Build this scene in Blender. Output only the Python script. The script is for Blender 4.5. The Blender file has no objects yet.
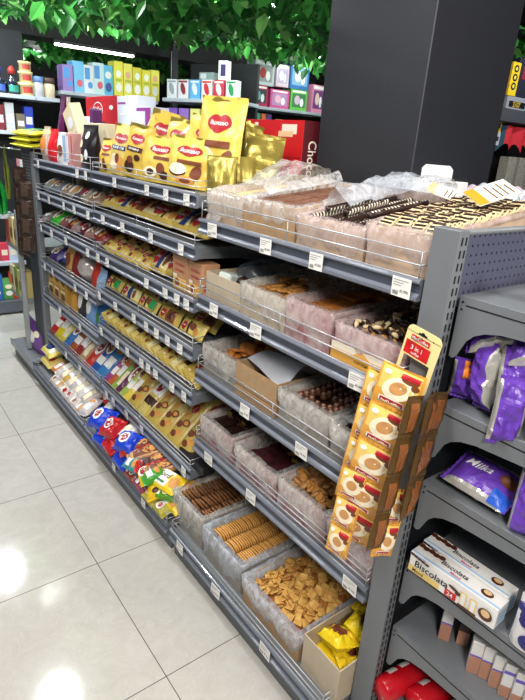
import bpy, math, random
from mathutils import Vector, Matrix, noise
PI = math.pi
sc = bpy.context.scene
COL = sc.collection
rnd = random.Random(7)
U = rnd.uniform

def lin(c):
    return tuple(((v/12.92) if v <= .04045 else ((v+.055)/1.055)**2.4) for v in c)
def rgb(r, g, b): return lin((r/255, g/255, b/255))

# ------------------------------------------------------------------ materials
MATS = {}
def mat(name, col, rough=.5, metal=0, var=.0, vscale=40, bump=0, bscale=60, emit=0, alpha=1, spec=.5, trans=0, col2=None, coat=0):
    if name in MATS: return MATS[name]
    m = bpy.data.materials.new(name); m.use_nodes = True
    nt = m.node_tree; b = nt.nodes['Principled BSDF']
    c = lin([v/255 for v in col]) + (1,)
    b.inputs['Base Color'].default_value = c
    b.inputs['Roughness'].default_value = rough
    b.inputs['Metallic'].default_value = metal
    b.inputs['Specular IOR Level'].default_value = spec
    b.inputs['Alpha'].default_value = alpha
    b.inputs['Coat Weight'].default_value = coat
    if trans: b.inputs['Transmission Weight'].default_value = trans
    if emit:
        b.inputs['Emission Color'].default_value = c; b.inputs['Emission Strength'].default_value = emit
    if var or bump:
        tc = nt.nodes.new('ShaderNodeTexCoord')
        if var:
            n = nt.nodes.new('ShaderNodeTexNoise'); n.inputs['Scale'].default_value = vscale; n.inputs['Detail'].default_value = 4
            nt.links.new(tc.outputs['Object'], n.inputs['Vector'])
            r = nt.nodes.new('ShaderNodeValToRGB')
            if col2: a2 = lin([v/255 for v in col2])
            else: a2 = tuple(v*(1-var) for v in c[:3])
            hi = c[:3] if col2 else tuple(min(1, v*(1+var*.6)) for v in c[:3])
            r.color_ramp.elements[0].position = .35; r.color_ramp.elements[1].position = .65
            r.color_ramp.elements[0].color = a2 + (1,); r.color_ramp.elements[1].color = hi + (1,)
            nt.links.new(n.outputs['Fac'], r.inputs['Fac']); nt.links.new(r.outputs['Color'], b.inputs['Base Color'])
        if bump:
            n2 = nt.nodes.new('ShaderNodeTexNoise'); n2.inputs['Scale'].default_value = bscale; n2.inputs['Detail'].default_value = 3
            nt.links.new(tc.outputs['Object'], n2.inputs['Vector'])
            bp = nt.nodes.new('ShaderNodeBump'); bp.inputs['Strength'].default_value = bump; bp.inputs['Distance'].default_value = .004
            nt.links.new(n2.outputs['Fac'], bp.inputs['Height']); nt.links.new(bp.outputs['Normal'], b.inputs['Normal'])
    MATS[name] = m
    return m
_cm = {}
def paint(r, g, b, rough=.45, kind='print'):
    k = (r, g, b, rough)
    if k not in _cm: _cm[k] = mat('%s_%02x%02x%02x_%d' % (kind, r, g, b, rough*100), (r, g, b), rough)
    return _cm[k]
def foil(r, g, b, rough=.3, metal=.0):
    k = ('f', r, g, b, rough, metal)
    if k not in _cm: _cm[k] = mat('wrapper_%02x%02x%02x_%d_%d' % (r, g, b, rough*100, metal*100), (r, g, b), rough, metal, bump=.25, bscale=70, var=.06, vscale=30)
    return _cm[k]
def film_mat(name, tint, alpha):
    if name in MATS: return MATS[name]
    m = bpy.data.materials.new(name); m.use_nodes = True; nt = m.node_tree
    b = nt.nodes['Principled BSDF']; b.inputs['Roughness'].default_value = .22
    b.inputs['Base Color'].default_value = lin([v/255 for v in tint]) + (1,)
    b.inputs['Specular IOR Level'].default_value = .7
    tc = nt.nodes.new('ShaderNodeTexCoord'); mp = nt.nodes.new('ShaderNodeMapping'); mp.inputs['Scale'].default_value = (1, 1, .6)
    mp.inputs['Rotation'].default_value = (.5, .3, .4)
    n = nt.nodes.new('ShaderNodeTexNoise'); n.inputs['Scale'].default_value = 26; n.inputs['Detail'].default_value = 4; n.inputs['Distortion'].default_value = 1.6
    bp = nt.nodes.new('ShaderNodeBump'); bp.inputs['Strength'].default_value = .5; bp.inputs['Distance'].default_value = .005
    r = nt.nodes.new('ShaderNodeMapRange'); r.inputs['From Min'].default_value = .35; r.inputs['From Max'].default_value = .65
    r.inputs['To Min'].default_value = max(0, alpha-.17); r.inputs['To Max'].default_value = min(1, alpha+.2)
    L = nt.links.new
    L(tc.outputs['Object'], mp.inputs['Vector']); L(mp.outputs['Vector'], n.inputs['Vector']); L(n.outputs['Fac'], bp.inputs['Height'])
    L(bp.outputs['Normal'], b.inputs['Normal']); L(n.outputs['Fac'], r.inputs['Value']); L(r.outputs['Result'], b.inputs['Alpha'])
    MATS[name] = m
    return m

# ------------------------------------------------------------------ mesh builder
class MB:
    def __init__(s): s.v = []; s.f = []; s.m = []; s.sm = []
    def add(s, vs, fs, mi=0, smooth=False):
        o = len(s.v); s.v += [tuple(v) for v in vs]
        for f in fs: s.f.append(tuple(i+o for i in f)); s.m.append(mi); s.sm.append(smooth)
        return s
    def join(s, other, M=None):
        o = len(s.v)
        s.v += [tuple(M @ Vector(v)) for v in other.v] if M else other.v
        s.f += [tuple(i+o for i in f) for f in other.f]; s.m += other.m; s.sm += other.sm
        return s
    def box(s, x0, x1, y0, y1, z0, z1, mi=0, b=0):
        if b:
            vs = []; fs = []
            b = min(b, (x1-x0)/2.01, (y1-y0)/2.01, (z1-z0)/2.01)
            def V(i, j, k, ax):
                p = [(x0, x1)[i], (y0, y1)[j], (z0, z1)[k]]
                for a in range(3):
                    if a != ax: p[a] += b if (i, j, k)[a] == 0 else -b
                return p
            idx = {}
            for i in (0, 1):
                for j in (0, 1):
                    for k in (0, 1):
                        for ax in range(3):
                            idx[i, j, k, ax] = len(vs); vs.append(V(i, j, k, ax))
            for a in range(3):
                o1, o2 = [q for q in range(3) if q != a]
                for e in (0, 1):
                    q = []
                    for u, w in ((0, 0), (1, 0), (1, 1), (0, 1)):
                        t = [0, 0, 0]; t[a] = e; t[o1] = u; t[o2] = w
                        q.append(idx[t[0], t[1], t[2], a])
                    fs.append(q)
            for a in range(3):
                o1, o2 = [q for q in range(3) if q != a]
                for u in (0, 1):
                    for w in (0, 1):
                        t0 = [0, 0, 0]; t0[o1] = u; t0[o2] = w; t1 = list(t0); t1[a] = 1
                        fs.append([idx[(*t0, o1)], idx[(*t1, o1)], idx[(*t1, o2)], idx[(*t0, o2)]])
            for i in (0, 1):
                for j in (0, 1):
                    for k in (0, 1): fs.append([idx[i, j, k, a] for a in range(3)])
            return s.add(vs, fs, mi)
        vs = [(x, y, z) for x in (x0, x1) for y in (y0, y1) for z in (z0, z1)]
        return s.add(vs, [(0, 1, 3, 2), (4, 6, 7, 5), (0, 4, 5, 1), (2, 3, 7, 6), (0, 2, 6, 4), (1, 5, 7, 3)], mi)
    def tube(s, pts, r, n=6, mi=0):
        pts = [Vector(p) for p in pts]; vs = []; fs = []
        for i, p in enumerate(pts):
            d = (pts[min(i+1, len(pts)-1)]-pts[max(i-1, 0)]).normalized()
            a = d.cross(Vector((0, 0, 1)) if abs(d.z) < .9 else Vector((1, 0, 0))).normalized(); c = d.cross(a)
            for k in range(n):
                t = 2*PI*k/n; vs.append(p+a*math.cos(t)*r+c*math.sin(t)*r)
        for i in range(len(pts)-1):
            for k in range(n): fs.append((i*n+k, i*n+(k+1) % n, (i+1)*n+(k+1) % n, (i+1)*n+k))
        fs.append(tuple(range(n))[::-1]); fs.append(tuple((len(pts)-1)*n+k for k in range(n)))
        return s.add(vs, fs, mi, True)
    def lathe(s, prof, n=20, mi=0, c=(0, 0, 0), smooth=True):
        vs = []; fs = []; k = len(prof)
        for i in range(n):
            t = 2*PI*i/n
            for r, z in prof: vs.append((c[0]+r*math.cos(t), c[1]+r*math.sin(t), c[2]+z))
        for i in range(n):
            for j in range(k-1):
                a = i*k+j; b = ((i+1) % n)*k+j; fs.append((a, b, b+1, a+1))
        return s.add(vs, fs, mi, smooth)
    def prism(s, poly, fn0, fn1, mi=0):
        """poly: 2D points; fn0/fn1 map a 2D point to the two end faces"""
        n = len(poly); vs = [fn0(p) for p in poly]+[fn1(p) for p in poly]
        fs = [tuple(range(n))[::-1], tuple(range(n, 2*n))]+[(i, (i+1) % n, n+(i+1) % n, n+i) for i in range(n)]
        return s.add(vs, fs, mi)
    def grid(s, fn, nu, nv, mi=0, smooth=True, mfn=None, close_u=False):
        vs = [fn(i/nu, j/nv) for i in range(nu+(0 if close_u else 1)) for j in range(nv+1)]
        o = len(s.v); s.v += [tuple(v) for v in vs]
        tot = nu if close_u else nu+1
        for i in range(nu):
            for j in range(nv):
                a = i*(nv+1)+j; b = ((i+1) % tot)*(nv+1)+j
                s.f.append((o+a, o+b, o+b+1, o+a+1)); s.sm.append(smooth)
                s.m.append(mfn((i+.5)/nu, (j+.5)/nv) if mfn else mi)
        return s
    def mesh(s, name, mats):
        me = bpy.data.meshes.new(name); me.from_pydata(s.v, [], s.f)
        for m in (mats if isinstance(mats, (list, tuple)) else [mats]): me.materials.append(m)
        me.polygons.foreach_set('material_index', s.m); me.polygons.foreach_set('use_smooth', s.sm)
        me.update()
        return me
    def build(s, name, mats, parent=None, loc=(0, 0, 0), rot=(0, 0, 0)):
        return place(s.mesh(name, mats), name, parent, loc, rot)
def place(me, name, parent=None, loc=(0, 0, 0), rot=(0, 0, 0)):
    o = bpy.data.objects.new(name, me); COL.objects.link(o)
    o.location = loc; o.rotation_euler = rot
    if parent: o.parent = parent
    return o

_txt = {}
def text_geo(s):
    if s not in _txt:
        c = bpy.data.curves.new('t', 'FONT'); c.body = s; c.size = 1; c.resolution_u = 3
        c.align_x = 'CENTER'; c.align_y = 'CENTER'; c.offset = .012
        o = bpy.data.objects.new('t', c); COL.objects.link(o)
        bpy.context.view_layer.update()
        m = o.evaluated_get(bpy.context.evaluated_depsgraph_get()).to_mesh()
        _txt[s] = ([tuple(v.co) for v in m.vertices], [tuple(p.vertices) for p in m.polygons])
        o.to_mesh_clear(); COL.objects.unlink(o); bpy.data.objects.remove(o); bpy.data.curves.remove(c)
    return _txt[s]
def put_text(mb, s, width, fn, mi, height=None, slant=0):
    """flat text centred on 0,0, `width` wide; fn maps (x, y) to 3D"""
    vs, fs = text_geo(s)
    w = max(v[0] for v in vs)-min(v[0] for v in vs); h = max(v[1] for v in vs)-min(v[1] for v in vs)
    cx = (max(v[0] for v in vs)+min(v[0] for v in vs))/2; cy = (max(v[1] for v in vs)+min(v[1] for v in vs))/2
    k = width/w; kh = (height/h) if height else k
    mb.add([fn((v[0]-cx)*k+slant*(v[1]-cy)*kh, (v[1]-cy)*kh) for v in vs], fs, mi)
def put_poly(mb, pts, fn, mi, sub=1):
    c = (sum(p[0] for p in pts)/len(pts), sum(p[1] for p in pts)/len(pts))
    n = len(pts); vs = [fn(*c)]; fs = []
    R = 3
    for r in range(1, R+1):
        for p in pts: vs.append(fn(c[0]+(p[0]-c[0])*r/R, c[1]+(p[1]-c[1])*r/R))
    for i in range(n):
        fs.append((0, 1+i, 1+(i+1) % n))
        for r in range(R-1):
            a = 1+r*n; b = a+n; fs.append((a+i, b+i, b+(i+1) % n, a+(i+1) % n))
    mb.add(vs, fs, mi)
def ell(cx, cy, a, b, n=20, rot=0): return [(cx+a*math.cos(t)*math.cos(rot)-b*math.sin(t)*math.sin(rot), cy+a*math.cos(t)*math.sin(rot)+b*math.sin(t)*math.cos(rot)) for t in [2*PI*i/n for i in range(n)]]
def rect(x0, x1, y0, y1):
    P = []
    for i in range(5): P.append((x0+(x1-x0)*i/5, y0))
    for i in range(3): P.append((x1, y0+(y1-y0)*i/3))
    for i in range(5): P.append((x1-(x1-x0)*i/5, y1))
    for i in range(3): P.append((x0, y1-(y1-y0)*i/3))
    return P
def lips(cx, cy, a, b, n=24):                # badge with a dent on top
    P = []
    for i in range(n):
        t = 2*PI*i/n; x = a*math.copysign(abs(math.cos(t))**.9, math.cos(t)); y = b*math.sin(t)
        if y > 0: y *= 1-.3*math.exp(-(x/(a*.25))**2)
        else: y *= .75+.35*math.exp(-(x/(a*.45))**2)
        P.append((cx+x, cy+y))
    return P

# ------------------------------------------------------------------ tagging
ORD = ['first', 'second', 'third', 'fourth', 'fifth', 'sixth', 'seventh', 'eighth', 'ninth', 'tenth', 'eleventh', 'twelfth', 'thirteenth', 'fourteenth',
       'fifteenth', 'sixteenth', 'seventeenth', 'eighteenth', 'nineteenth', 'twentieth', 'twenty-first', 'twenty-second', 'twenty-third', 'twenty-fourth', 'twenty-fifth', 'twenty-sixth', 'twenty-seventh', 'twenty-eighth', 'twenty-ninth', 'thirtieth']
def tag(o, label, cat, group=None, kind=None):
    o['label'] = label; o['category'] = cat
    if group: o['group'] = group
    if kind: o['kind'] = kind
    n = len(label.split())
    if not 4 <= n <= 16: print('LABEL LENGTH', n, label)
    return o
def empty(name, loc=(0, 0, 0), rot=(0, 0, 0)):
    o = bpy.data.objects.new(name, None); COL.objects.link(o); o.empty_display_size = .03
    o.location = loc; o.rotation_euler = rot
    return o
def struct(o): o['kind'] = 'structure'; return o
def copy_tree(o, parent=None):
    c = o.copy(); COL.objects.link(c); c.parent = parent
    for ch in [q for q in bpy.data.objects if q.parent == o]: copy_tree(ch, c)
    return c
def clone(src, kids, loc, rot):
    c = src.copy(); COL.objects.link(c); c.location = loc; c.rotation_euler = rot
    for k in kids:
        d = k.copy(); COL.objects.link(d); d.parent = c
    return c
def ns(x, y, z, s=1): return noise.noise(Vector((x*s, y*s, z*s)))

# ------------------------------------------------------------------ camera
F = 538.02
cam = bpy.data.cameras.new('camera'); cam.sensor_width = 36; cam.lens = F/700*36; cam.clip_start = .05
co = bpy.data.objects.new('camera', cam); COL.objects.link(co)
co.location = (-.9692, -.6823, 1.6411); co.rotation_euler = (1.204, -.0662, -.6446)
sc.camera = co
sc.view_settings.view_transform = 'Standard'; sc.view_settings.look = 'None'; sc.view_settings.gamma = 1
# ------------------------------------------------------------------ measured points of the photograph, turned into places on known planes
from mathutils import Euler
CAMR = Euler((1.204, -.0662, -.6446), 'XYZ').to_matrix(); CAMP = Vector((-.9692, -.6823, 1.6411))
def at(ax, val, u, v):
    d = CAMR @ Vector(((u-262.5)/F, -(v-350)/F, -1)); i = 'xyz'.index(ax); t = (val-CAMP[i])/d[i]
    return CAMP+d*t
def yat(u, v, x=0): return at('x', x, u, v).y

PAINT = mat('grey_shelf_paint', (112, 116, 121), .42, var=.05, vscale=6, bump=.04, bscale=300)
DARKP = mat('dark_back_panel', (20, 23, 29), .55, var=.06, vscale=5)
RAIL = mat('price_rail_plastic', (110, 115, 127), .3, var=.04, vscale=8, coat=.3)
RAILD = mat('price_rail_groove', (68, 73, 85), .35)
CHROME = mat('chrome_wire', (176, 178, 182), .38, .55)
WHITE = paint(238, 236, 232, .5); BLACK = paint(22, 22, 24, .5); GREYP = paint(150, 148, 146, .5)
SLOT = mat('slot_dark', (10, 11, 14), .7)

# ---- floor
def floor_material():
    m = bpy.data.materials.new('polished_floor_tiles'); m.use_nodes = True; nt = m.node_tree; b = nt.nodes['Principled BSDF']; L = nt.links.new
    tc = nt.nodes.new('ShaderNodeTexCoord')
    sep = nt.nodes.new('ShaderNodeSeparateXYZ'); L(tc.outputs['Object'], sep.inputs[0])
    lines = []
    def M(op, a, bb=None):
        n = nt.nodes.new('ShaderNodeMath'); n.operation = op
        for i, q in enumerate((a, bb)):
            if q is None: continue
            if isinstance(q, (int, float)): n.inputs[i].default_value = q
            else: L(q, n.inputs[i])
        return n.outputs[0]
    for ch, off in (('X', -.3785), ('Y', .446)):
        t = M('ADD', sep.outputs[ch], -off+60+.0015); t = M('MODULO', t, .6); lines.append(M('LESS_THAN', t, .003))
    ln = M('MAXIMUM', *lines)
    n1 = nt.nodes.new('ShaderNodeTexNoise'); n1.inputs['Scale'].default_value = 11; n1.inputs['Detail'].default_value = 8; n1.inputs['Distortion'].default_value = 1.5
    L(tc.outputs['Object'], n1.inputs['Vector'])
    r = nt.nodes.new('ShaderNodeValToRGB'); r.color_ramp.elements[0].position = .3; r.color_ramp.elements[1].position = .7
    r.color_ramp.elements[0].color = rgb(184, 180, 172)+(1,); r.color_ramp.elements[1].color = rgb(193, 190, 183)+(1,)
    L(n1.outputs['Fac'], r.inputs['Fac'])
    n2 = nt.nodes.new('ShaderNodeTexNoise'); n2.inputs['Scale'].default_value = 14; n2.inputs['Detail'].default_value = 6; n2.inputs['Distortion'].default_value = 3
    L(tc.outputs['Object'], n2.inputs['Vector'])
    v = M('LESS_THAN', M('ABSOLUTE', M('ADD', n2.outputs['Fac'], -.5)), .006)
    mx0 = nt.nodes.new('ShaderNodeMixRGB'); L(M('MULTIPLY', v, .35), mx0.inputs['Fac']); L(r.outputs['Color'], mx0.inputs['Color1']); mx0.inputs['Color2'].default_value = rgb(222, 220, 214)+(1,)
    mx = nt.nodes.new('ShaderNodeMixRGB'); L(ln, mx.inputs['Fac']); L(mx0.outputs['Color'], mx.inputs['Color1']); mx.inputs['Color2'].default_value = rgb(84, 80, 72)+(1,)
    L(mx.outputs['Color'], b.inputs['Base Color'])
    n3 = nt.nodes.new('ShaderNodeTexNoise'); n3.inputs['Scale'].default_value = 60; L(tc.outputs['Object'], n3.inputs['Vector'])
    rr = M('ADD', M('MULTIPLY', n3.outputs['Fac'], .05), .07); L(rr, b.inputs['Roughness'])
    return m
struct(MB().box(-5, 7, -4, 7, -.05, 0).build('floor', floor_material()))
struct(MB().box(-5, 7, -4, 7, 3.0, 3.06).build('ceiling', mat('black_ceiling', (22, 23, 25), .8)))
struct(MB().box(-5, 7, 6.9, 7, 0, 3.0).build('wall_back', mat('black_wall', (15, 16, 20), .8)))
struct(MB().box(6.9, 7, -4, 6.9, 0, 3.0).build('wall_right', mat('black_wall', (15, 16, 20), .8)))
struct(MB().box(-2, 6.5, 4.96, 5.3, 2.40, 2.62, b=.004).build('trim_1', mat('black_beam', (9, 9, 11), .7)))

# ---- column behind the shelves
colm = mat('column_panel', (34, 36, 43), .5, var=.05, vscale=3, bump=.03, bscale=120)
def early_column():
    o = MB().box(.5, .95, .474, .926, 0, 3.0, b=.003).build('column', colm)
    o['label'] = 'tall dark square column rising behind the near bay'; o['category'] = 'column'
early_column()

# ---- price tags
def tag_mesh(w, h, price, k):
    b = MB(); b.box(-.0006, .0006, -w/2, w/2, -h/2, h/2, 0)
    fn = lambda x, y: (-.0011, -x, y)
    put_text(b, price, w*.46, lambda x, y: fn(x+w*.18, y-h*.18), 1)
    for i in range(3):
        L = w*(.8, .55, .42)[i]
        put_poly(b, rect(-w*.42, -w*.42+L, h*(.33-.13*i), h*(.37-.13*i)), fn, 2)
    for i in range(9):
        x = -w*.42+i*w*.035; put_poly(b, rect(x, x+w*(.012+.01*(i % 2)), -h*.42, -h*.2), fn, 1)
    return b.mesh('price_tag', [WHITE, paint(60, 58, 62), GREYP])
TAGM = [tag_mesh(.054, .044, p, 0) for p in ('42.900', '38.500', '45.000')]
TAGS = [tag_mesh(.038, .040, p, 0) for p in ('12.900', '9.500', '17.000')]

# ---- shelf boards: deck, rail, wire guard, tags
RAILP = [(.013, -.002), (.003, .0), (-.004, -.002), (-.007, -.007), (-.0065, -.011), (-.001, -.0135), (.0005, -.024), (-.001, -.033), (-.004, -.0365), (-.009, -.040), (-.0095, -.047), (-.007, -.05), (.006, -.05), (.013, -.046)]
def shelf(label, y0, y1, z, tags, x=0., depth=.42, wires=(.03, .058), big=True, t=.05, posts=None, wy=None):
    root = empty('shelf', (x, y0, z)); tag(root, label, 'shelf', None)
    L = y1-y0
    d = MB(); d.box(.012, depth-x, 0, L, -.028, -.008, 0)
    d.box(.012, .03, 0, L, -.046, -.028, 0)
    d.build('deck', PAINT, root)
    for yb in (.004, L-.008):
        MB().prism([(.03, -.028), (depth-x, -.028), (depth-x, -.10), (depth-x-.04, -.10), (.2, -.055), (.03, -.046)], lambda p: (p[0], yb, p[1]), lambda p: (p[0], yb+.004, p[1])).build('bracket', PAINT, root)
    r = MB(); P = [(a, c*t/.05) for a, c in RAILP]
    n = len(P)
    r.add([(a, y, c) for y in (.002, L-.002) for a, c in P], [tuple(range(n))[::-1], tuple(range(n, 2*n))], 0)
    for i in range(n):
        q = P[i], P[(i+1) % n]
        r.add([(q[0][0], .002, q[0][1]), (q[1][0], .002, q[1][1]), (q[1][0], L-.002, q[1][1]), (q[0][0], L-.002, q[0][1])], [(0, 1, 2, 3)], 1 if i in (4, 5, 6) else 0)
    rail = r.build('price_rail', [RAIL, RAILD], root)
    if wires:
        w = MB(); xw = .002
        for h in wires: w.tube([(xw, .012, h), (xw, L-.012, h)], .0021, 6)
        w.tube([(xw, .012, .0), (xw, L-.012, .0)], .0017, 6)
        ys = posts or [.012, L*.5, L-.012]
        for yy in ys: w.tube([(xw, yy, -.004), (xw, yy, wires[-1])], .0016, 6)
        for yy in (.012, L-.012):
            for h in wires: w.tube([(xw, yy, h), (xw+.06, yy, h)], .0015, 6)
        w.build('wire_guard', CHROME, root)
    for i, (u, v) in enumerate(tags):
        yy = yat(u, v, x-.009)-y0
        if not .01 < yy < L-.01: continue
        me = (TAGM if big else TAGS)[i % 3]
        place(me, 'price_tag', root, (-.0105, yy, -.027*t/.05), (U(-.02, .02), U(-.04, .06), U(-.05, .05)))
    return root
M1 = (.006, .937); M2 = (.958, 1.933); M3 = (1.938, 2.887)
Z1 = (1.391, 1.124, .832, .529); Z2 = (1.468, 1.288, 1.093, .9005, .7106, .3643); Z3 = (1.468, 1.282, 1.091, .852, .634, .364)
ZB = .136; XB = -.105
N6 = ('top', 'second', 'third', 'fourth', 'fifth', 'sixth')
T1 = [[(212.5, 230.4), (266, 244), (316, 264), (401, 290)], [(214, 309), (256, 330), (357, 381)], [(245, 410), (301.5, 449.5)], [(208.7, 455), (251, 495), (350, 584)]]
for i, z in enumerate(Z1):
    shelf('grey %s shelf of the near bay holding open boxes of biscuits' % N6[i], *M1, z, T1[i], wires=(.028, .056) if i < 3 else (.02, .04, .06))
T2 = [[(114.6, 181), (147, 190), (166, 194), (186.7, 201.5)], [(103, 218), (122.5, 227), (151, 238), (181, 248.6)],
      [(98, 255), (107.4, 261), (146.6, 281.6), (165.4, 291.6), (177, 298.4), (186.6, 303)],
      [(99.4, 293), (115.6, 304.4), (134, 318.4), (146.4, 326.4), (156.6, 333), (167.6, 340.4), (180, 348)],
      [(101.4, 332), (117.4, 344.4), (127.6, 353), (141.6, 363), (148.4, 368.6), (155.8, 375), (172, 386.4), (184, 396.6)],
      [(106.8, 397.8), (113.5, 403.5), (126.7, 415.6), (141.8, 430), (183.7, 472)]]
for i, z in enumerate(Z2):
    shelf('grey %s shelf of the middle bay with packets in yellow wrappers' % N6[i], *M2, z, T2[i], big=False, wires=(.02, .04))
T3 = [[(38, 161), (77, 169.5), (85.7, 172.4), (95.8, 175)], [(38.5, 194.3), (49, 198), (63.8, 205.7), (74.3, 209.5), (88, 214.9)],
      [(41, 224.8), (51.4, 229.5), (65.7, 236), (87.6, 248)], [(44.8, 264), (52.4, 269), (75, 284), (86.3, 291)], [(60, 309), (80, 324)], [(80, 366), (66, 352)]]
for i, z in enumerate(Z3):
    shelf('grey %s shelf of the far bay with mixed snack packets' % N6[i], *M3, z, T3[i], big=False, wires=(.02, .04) if i else (.03, .058))
for nm, (y0, y1), tg, wr in (('near', M1, [(180, 545), (215.7, 589.5), (264.9, 652)], (.02, .045)), ('middle', M2, [(143.4, 498.6), (113.8, 462.6)], (.02, .045)), ('far', M3, [], (.02, .045))):
    s = shelf('grey base shelf of the %s bay, just above the floor' % nm, y0, y1, ZB, tg, x=XB, depth=.42, wires=wr, big=(nm == 'near'))
    MB().box(.018, .03, .004, y1-y0-.004, -ZB, -.047).build('kick_plate', mat('kick_paint', (92, 96, 100), .5, var=.05, vscale=8), s)
# tall posts and back panels between bays
for y, nm in ((.9475, 'near and middle'), (1.9355, 'middle and far')):
    o = MB().box(.422, .452, y-.03, y+.03, 0, 1.47, b=.002).build('upright_post', PAINT)
    tag(o, 'dark grey upright post at the back between the %s bays' % nm, 'shelf post')
for y0, y1, nm in ((.006, .91, 'near'), (.985, 1.90, 'middle'), (1.97, 2.887, 'far')):
    o = MB().box(.425, .44, y0, y1, .0, 1.44).build('back_panel', DARKP)
    tag(o, 'dark metal back panel behind the goods of the %s bay' % nm, 'panel')

# ---- end-of-row frame facing the camera's right
PX = -.0025
def perf_mat():
    m = bpy.data.materials.new('perforated_sheet'); m.use_nodes = True; nt = m.node_tree; b = nt.nodes['Principled BSDF']; L = nt.links.new
    b.inputs['Base Color'].default_value = rgb(92, 94, 116)+(1,); b.inputs['Roughness'].default_value = .35; b.inputs['Metallic'].default_value = .3
    tc = nt.nodes.new('ShaderNodeTexCoord'); a = nt.nodes.new('ShaderNodeVectorMath'); a.operation = 'MODULO'
    ad = nt.nodes.new('ShaderNodeVectorMath'); ad.inputs[1].default_value = (50, 50, 50); L(tc.outputs['Object'], ad.inputs[0]); L(ad.outputs[0], a.inputs[0]); a.inputs[1].default_value = (.02, 10, .02)
    sb = nt.nodes.new('ShaderNodeVectorMath'); sb.operation = 'SUBTRACT'; sb.inputs[1].default_value = (.01, 0, .01); L(a.outputs[0], sb.inputs[0])
    ml = nt.nodes.new('ShaderNodeVectorMath'); ml.operation = 'MULTIPLY'; ml.inputs[1].default_value = (1, 0, 1); L(sb.outputs[0], ml.inputs[0])
    ln = nt.nodes.new('ShaderNodeVectorMath'); ln.operation = 'LENGTH'; L(ml.outputs[0], ln.inputs[0])
    g = nt.nodes.new('ShaderNodeMath'); g.operation = 'GREATER_THAN'; g.inputs[1].default_value = .0026; L(ln.outputs['Value'], g.inputs[0]); L(g.outputs[0], b.inputs['Alpha'])
    return m
PERF = perf_mat()
MB_ = MB
def slotted_post(x0, x1, y0, y1, h, lab, face):
    root = empty('upright_post', ((x0+x1)/2, (y0+y1)/2, 0)); tag(root, lab, 'shelf post')
    MB().box(-(x1-x0)/2, (x1-x0)/2, -(y1-y0)/2, (y1-y0)/2, 0, h, b=.002).build('post_body', PAINT, root)
    s = MB(); n = int(h/.026)
    for k in range(n):
        z = .02+k*.026
        for dx in (-.007, .007): s.box(dx-.0022, dx+.0022, face*((y1-y0)/2+.0004)-.0006, face*((y1-y0)/2+.0004)+.0006, z, z+.016)
    s.build('slot_row', SLOT, root)
    return root
slotted_post(PX, .032, -.065, 0, 1.506, 'tall grey slotted post closing the near end of the shelf row', -1)
slotted_post(.86, .895, -.065, 0, 1.506, 'grey slotted post at the far side of the end display', -1)
o = MB().box(.034, .858, -.052, -.044, 1.34, 1.492).build('perforated_panel', PERF); tag(o, 'grey perforated metal panel above the end display shelves', 'panel')
o = MB().tube([(.034, -.048, 1.498), (.858, -.048, 1.498)], .007, 10).build('top_bar', PAINT); tag(o, 'grey rounded bar along the top of the perforated panel', 'bar')
o = MB().box(.034, .858, -.052, -.044, .02, 1.335).build('back_panel', DARKP); tag(o, 'dark back panel of the end display behind purple chocolate packs', 'panel')
ZE = (1.372, 1.12, .913, .672, .45, .2)
ENAMES = ('topmost, empty at its left', 'second from top, under loose purple packs', 'third from top, under the purple pouch', 'fourth from top, under the long biscuit boxes', 'fifth from top, under the small wafer packs', 'lowest, under the red rolls')
for z, nm in zip(ZE, ENAMES):
    root = empty('end_shelf', (.034, -.066, z)); tag(root, 'grey shelf of the end display, '+nm, 'shelf')
    D = .44
    b = MB(); b.box(.003, .82, -D, -.002, -.022, 0, b=.002); b.box(.003, .82, -D-.003, -D, -.034, .0, b=.001)
    b.build('deck', PAINT, root)
    arch = [(-.004, 0), (-.004, -.135), (-.012, -.138), (-.02, -.132), (-.027, -.115), (-.037, -.092), (-.052, -.076), (-.075, -.064), (-.11, -.056), (-.2, -.050), (-D, -.040), (-D, 0)]
    for xb, nm2 in ((0, 0), (.82, 1)):
        br = MB(); br.prism(arch, lambda p: (xb, p[0], p[1]), lambda p: (xb+.003, p[0], p[1])).build('bracket', PAINT, root)
    b = MB()
    b.prism([(-.02, -.0165), (-D+.01, -.0165), (-D+.01, -.0195), (-.02, -.0195)], lambda p: (-.0006, *p), lambda p: (.0005, *p))
    for q in ((-.012, -.028), (-.012, -.012)): b.prism(ell(*q, .0028, .0028, 8), lambda p: (-.0006, *p), lambda p: (.0005, *p))
    b.build('bracket_seam', SLOT, root)
    for yy in (-.03, -.06): pass

# ---- far end of the row
slotted_post(-.002, .03, 2.895, 2.955, 1.5, 'dark grey post closing the far end of the shelf row', 1)
o = MB().box(.0, .008, 2.96, 3.16, .2, 1.52).build('perforated_panel', mat('far_panel', (40, 44, 54), .5, var=.1, vscale=60)); tag(o, 'tall dark perforated panel beyond the far bay', 'panel')
d = MB()
for k in range(13):
    for j in range(34): d.prism(ell(2.975+k*.0145, .9+j*.0175, .0022, .0022, 6), lambda p: (-.0012, *p), lambda p: (-.0002, *p))
d.build('perforation', paint(150, 152, 150, .5), o)
o = MB().box(-.06, -.03, 3.2, 3.24, .136, 1.12, b=.003).build('end_strut', mat('light_strut', (150, 155, 156), .4)); tag(o, 'light grey upright strut at the far end of the row', 'strut')
root = empty('base_shelf', (XB, 2.96, ZB)); tag(root, 'grey base shelf beyond the far bay, carrying a purple bag', 'shelf')
MB().box(.0, .5, 0, .53, -.02, -.008).build('deck', PAINT, root)
MB().box(-.006, .0, -.066, .53, -.045, .004, b=.002).build('price_rail', RAIL, root)
MB().box(.018, .03, -.06, .52, -ZB, -.047).build('kick_plate', mat('kick_paint', (92, 96, 100), .5), root)
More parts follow.
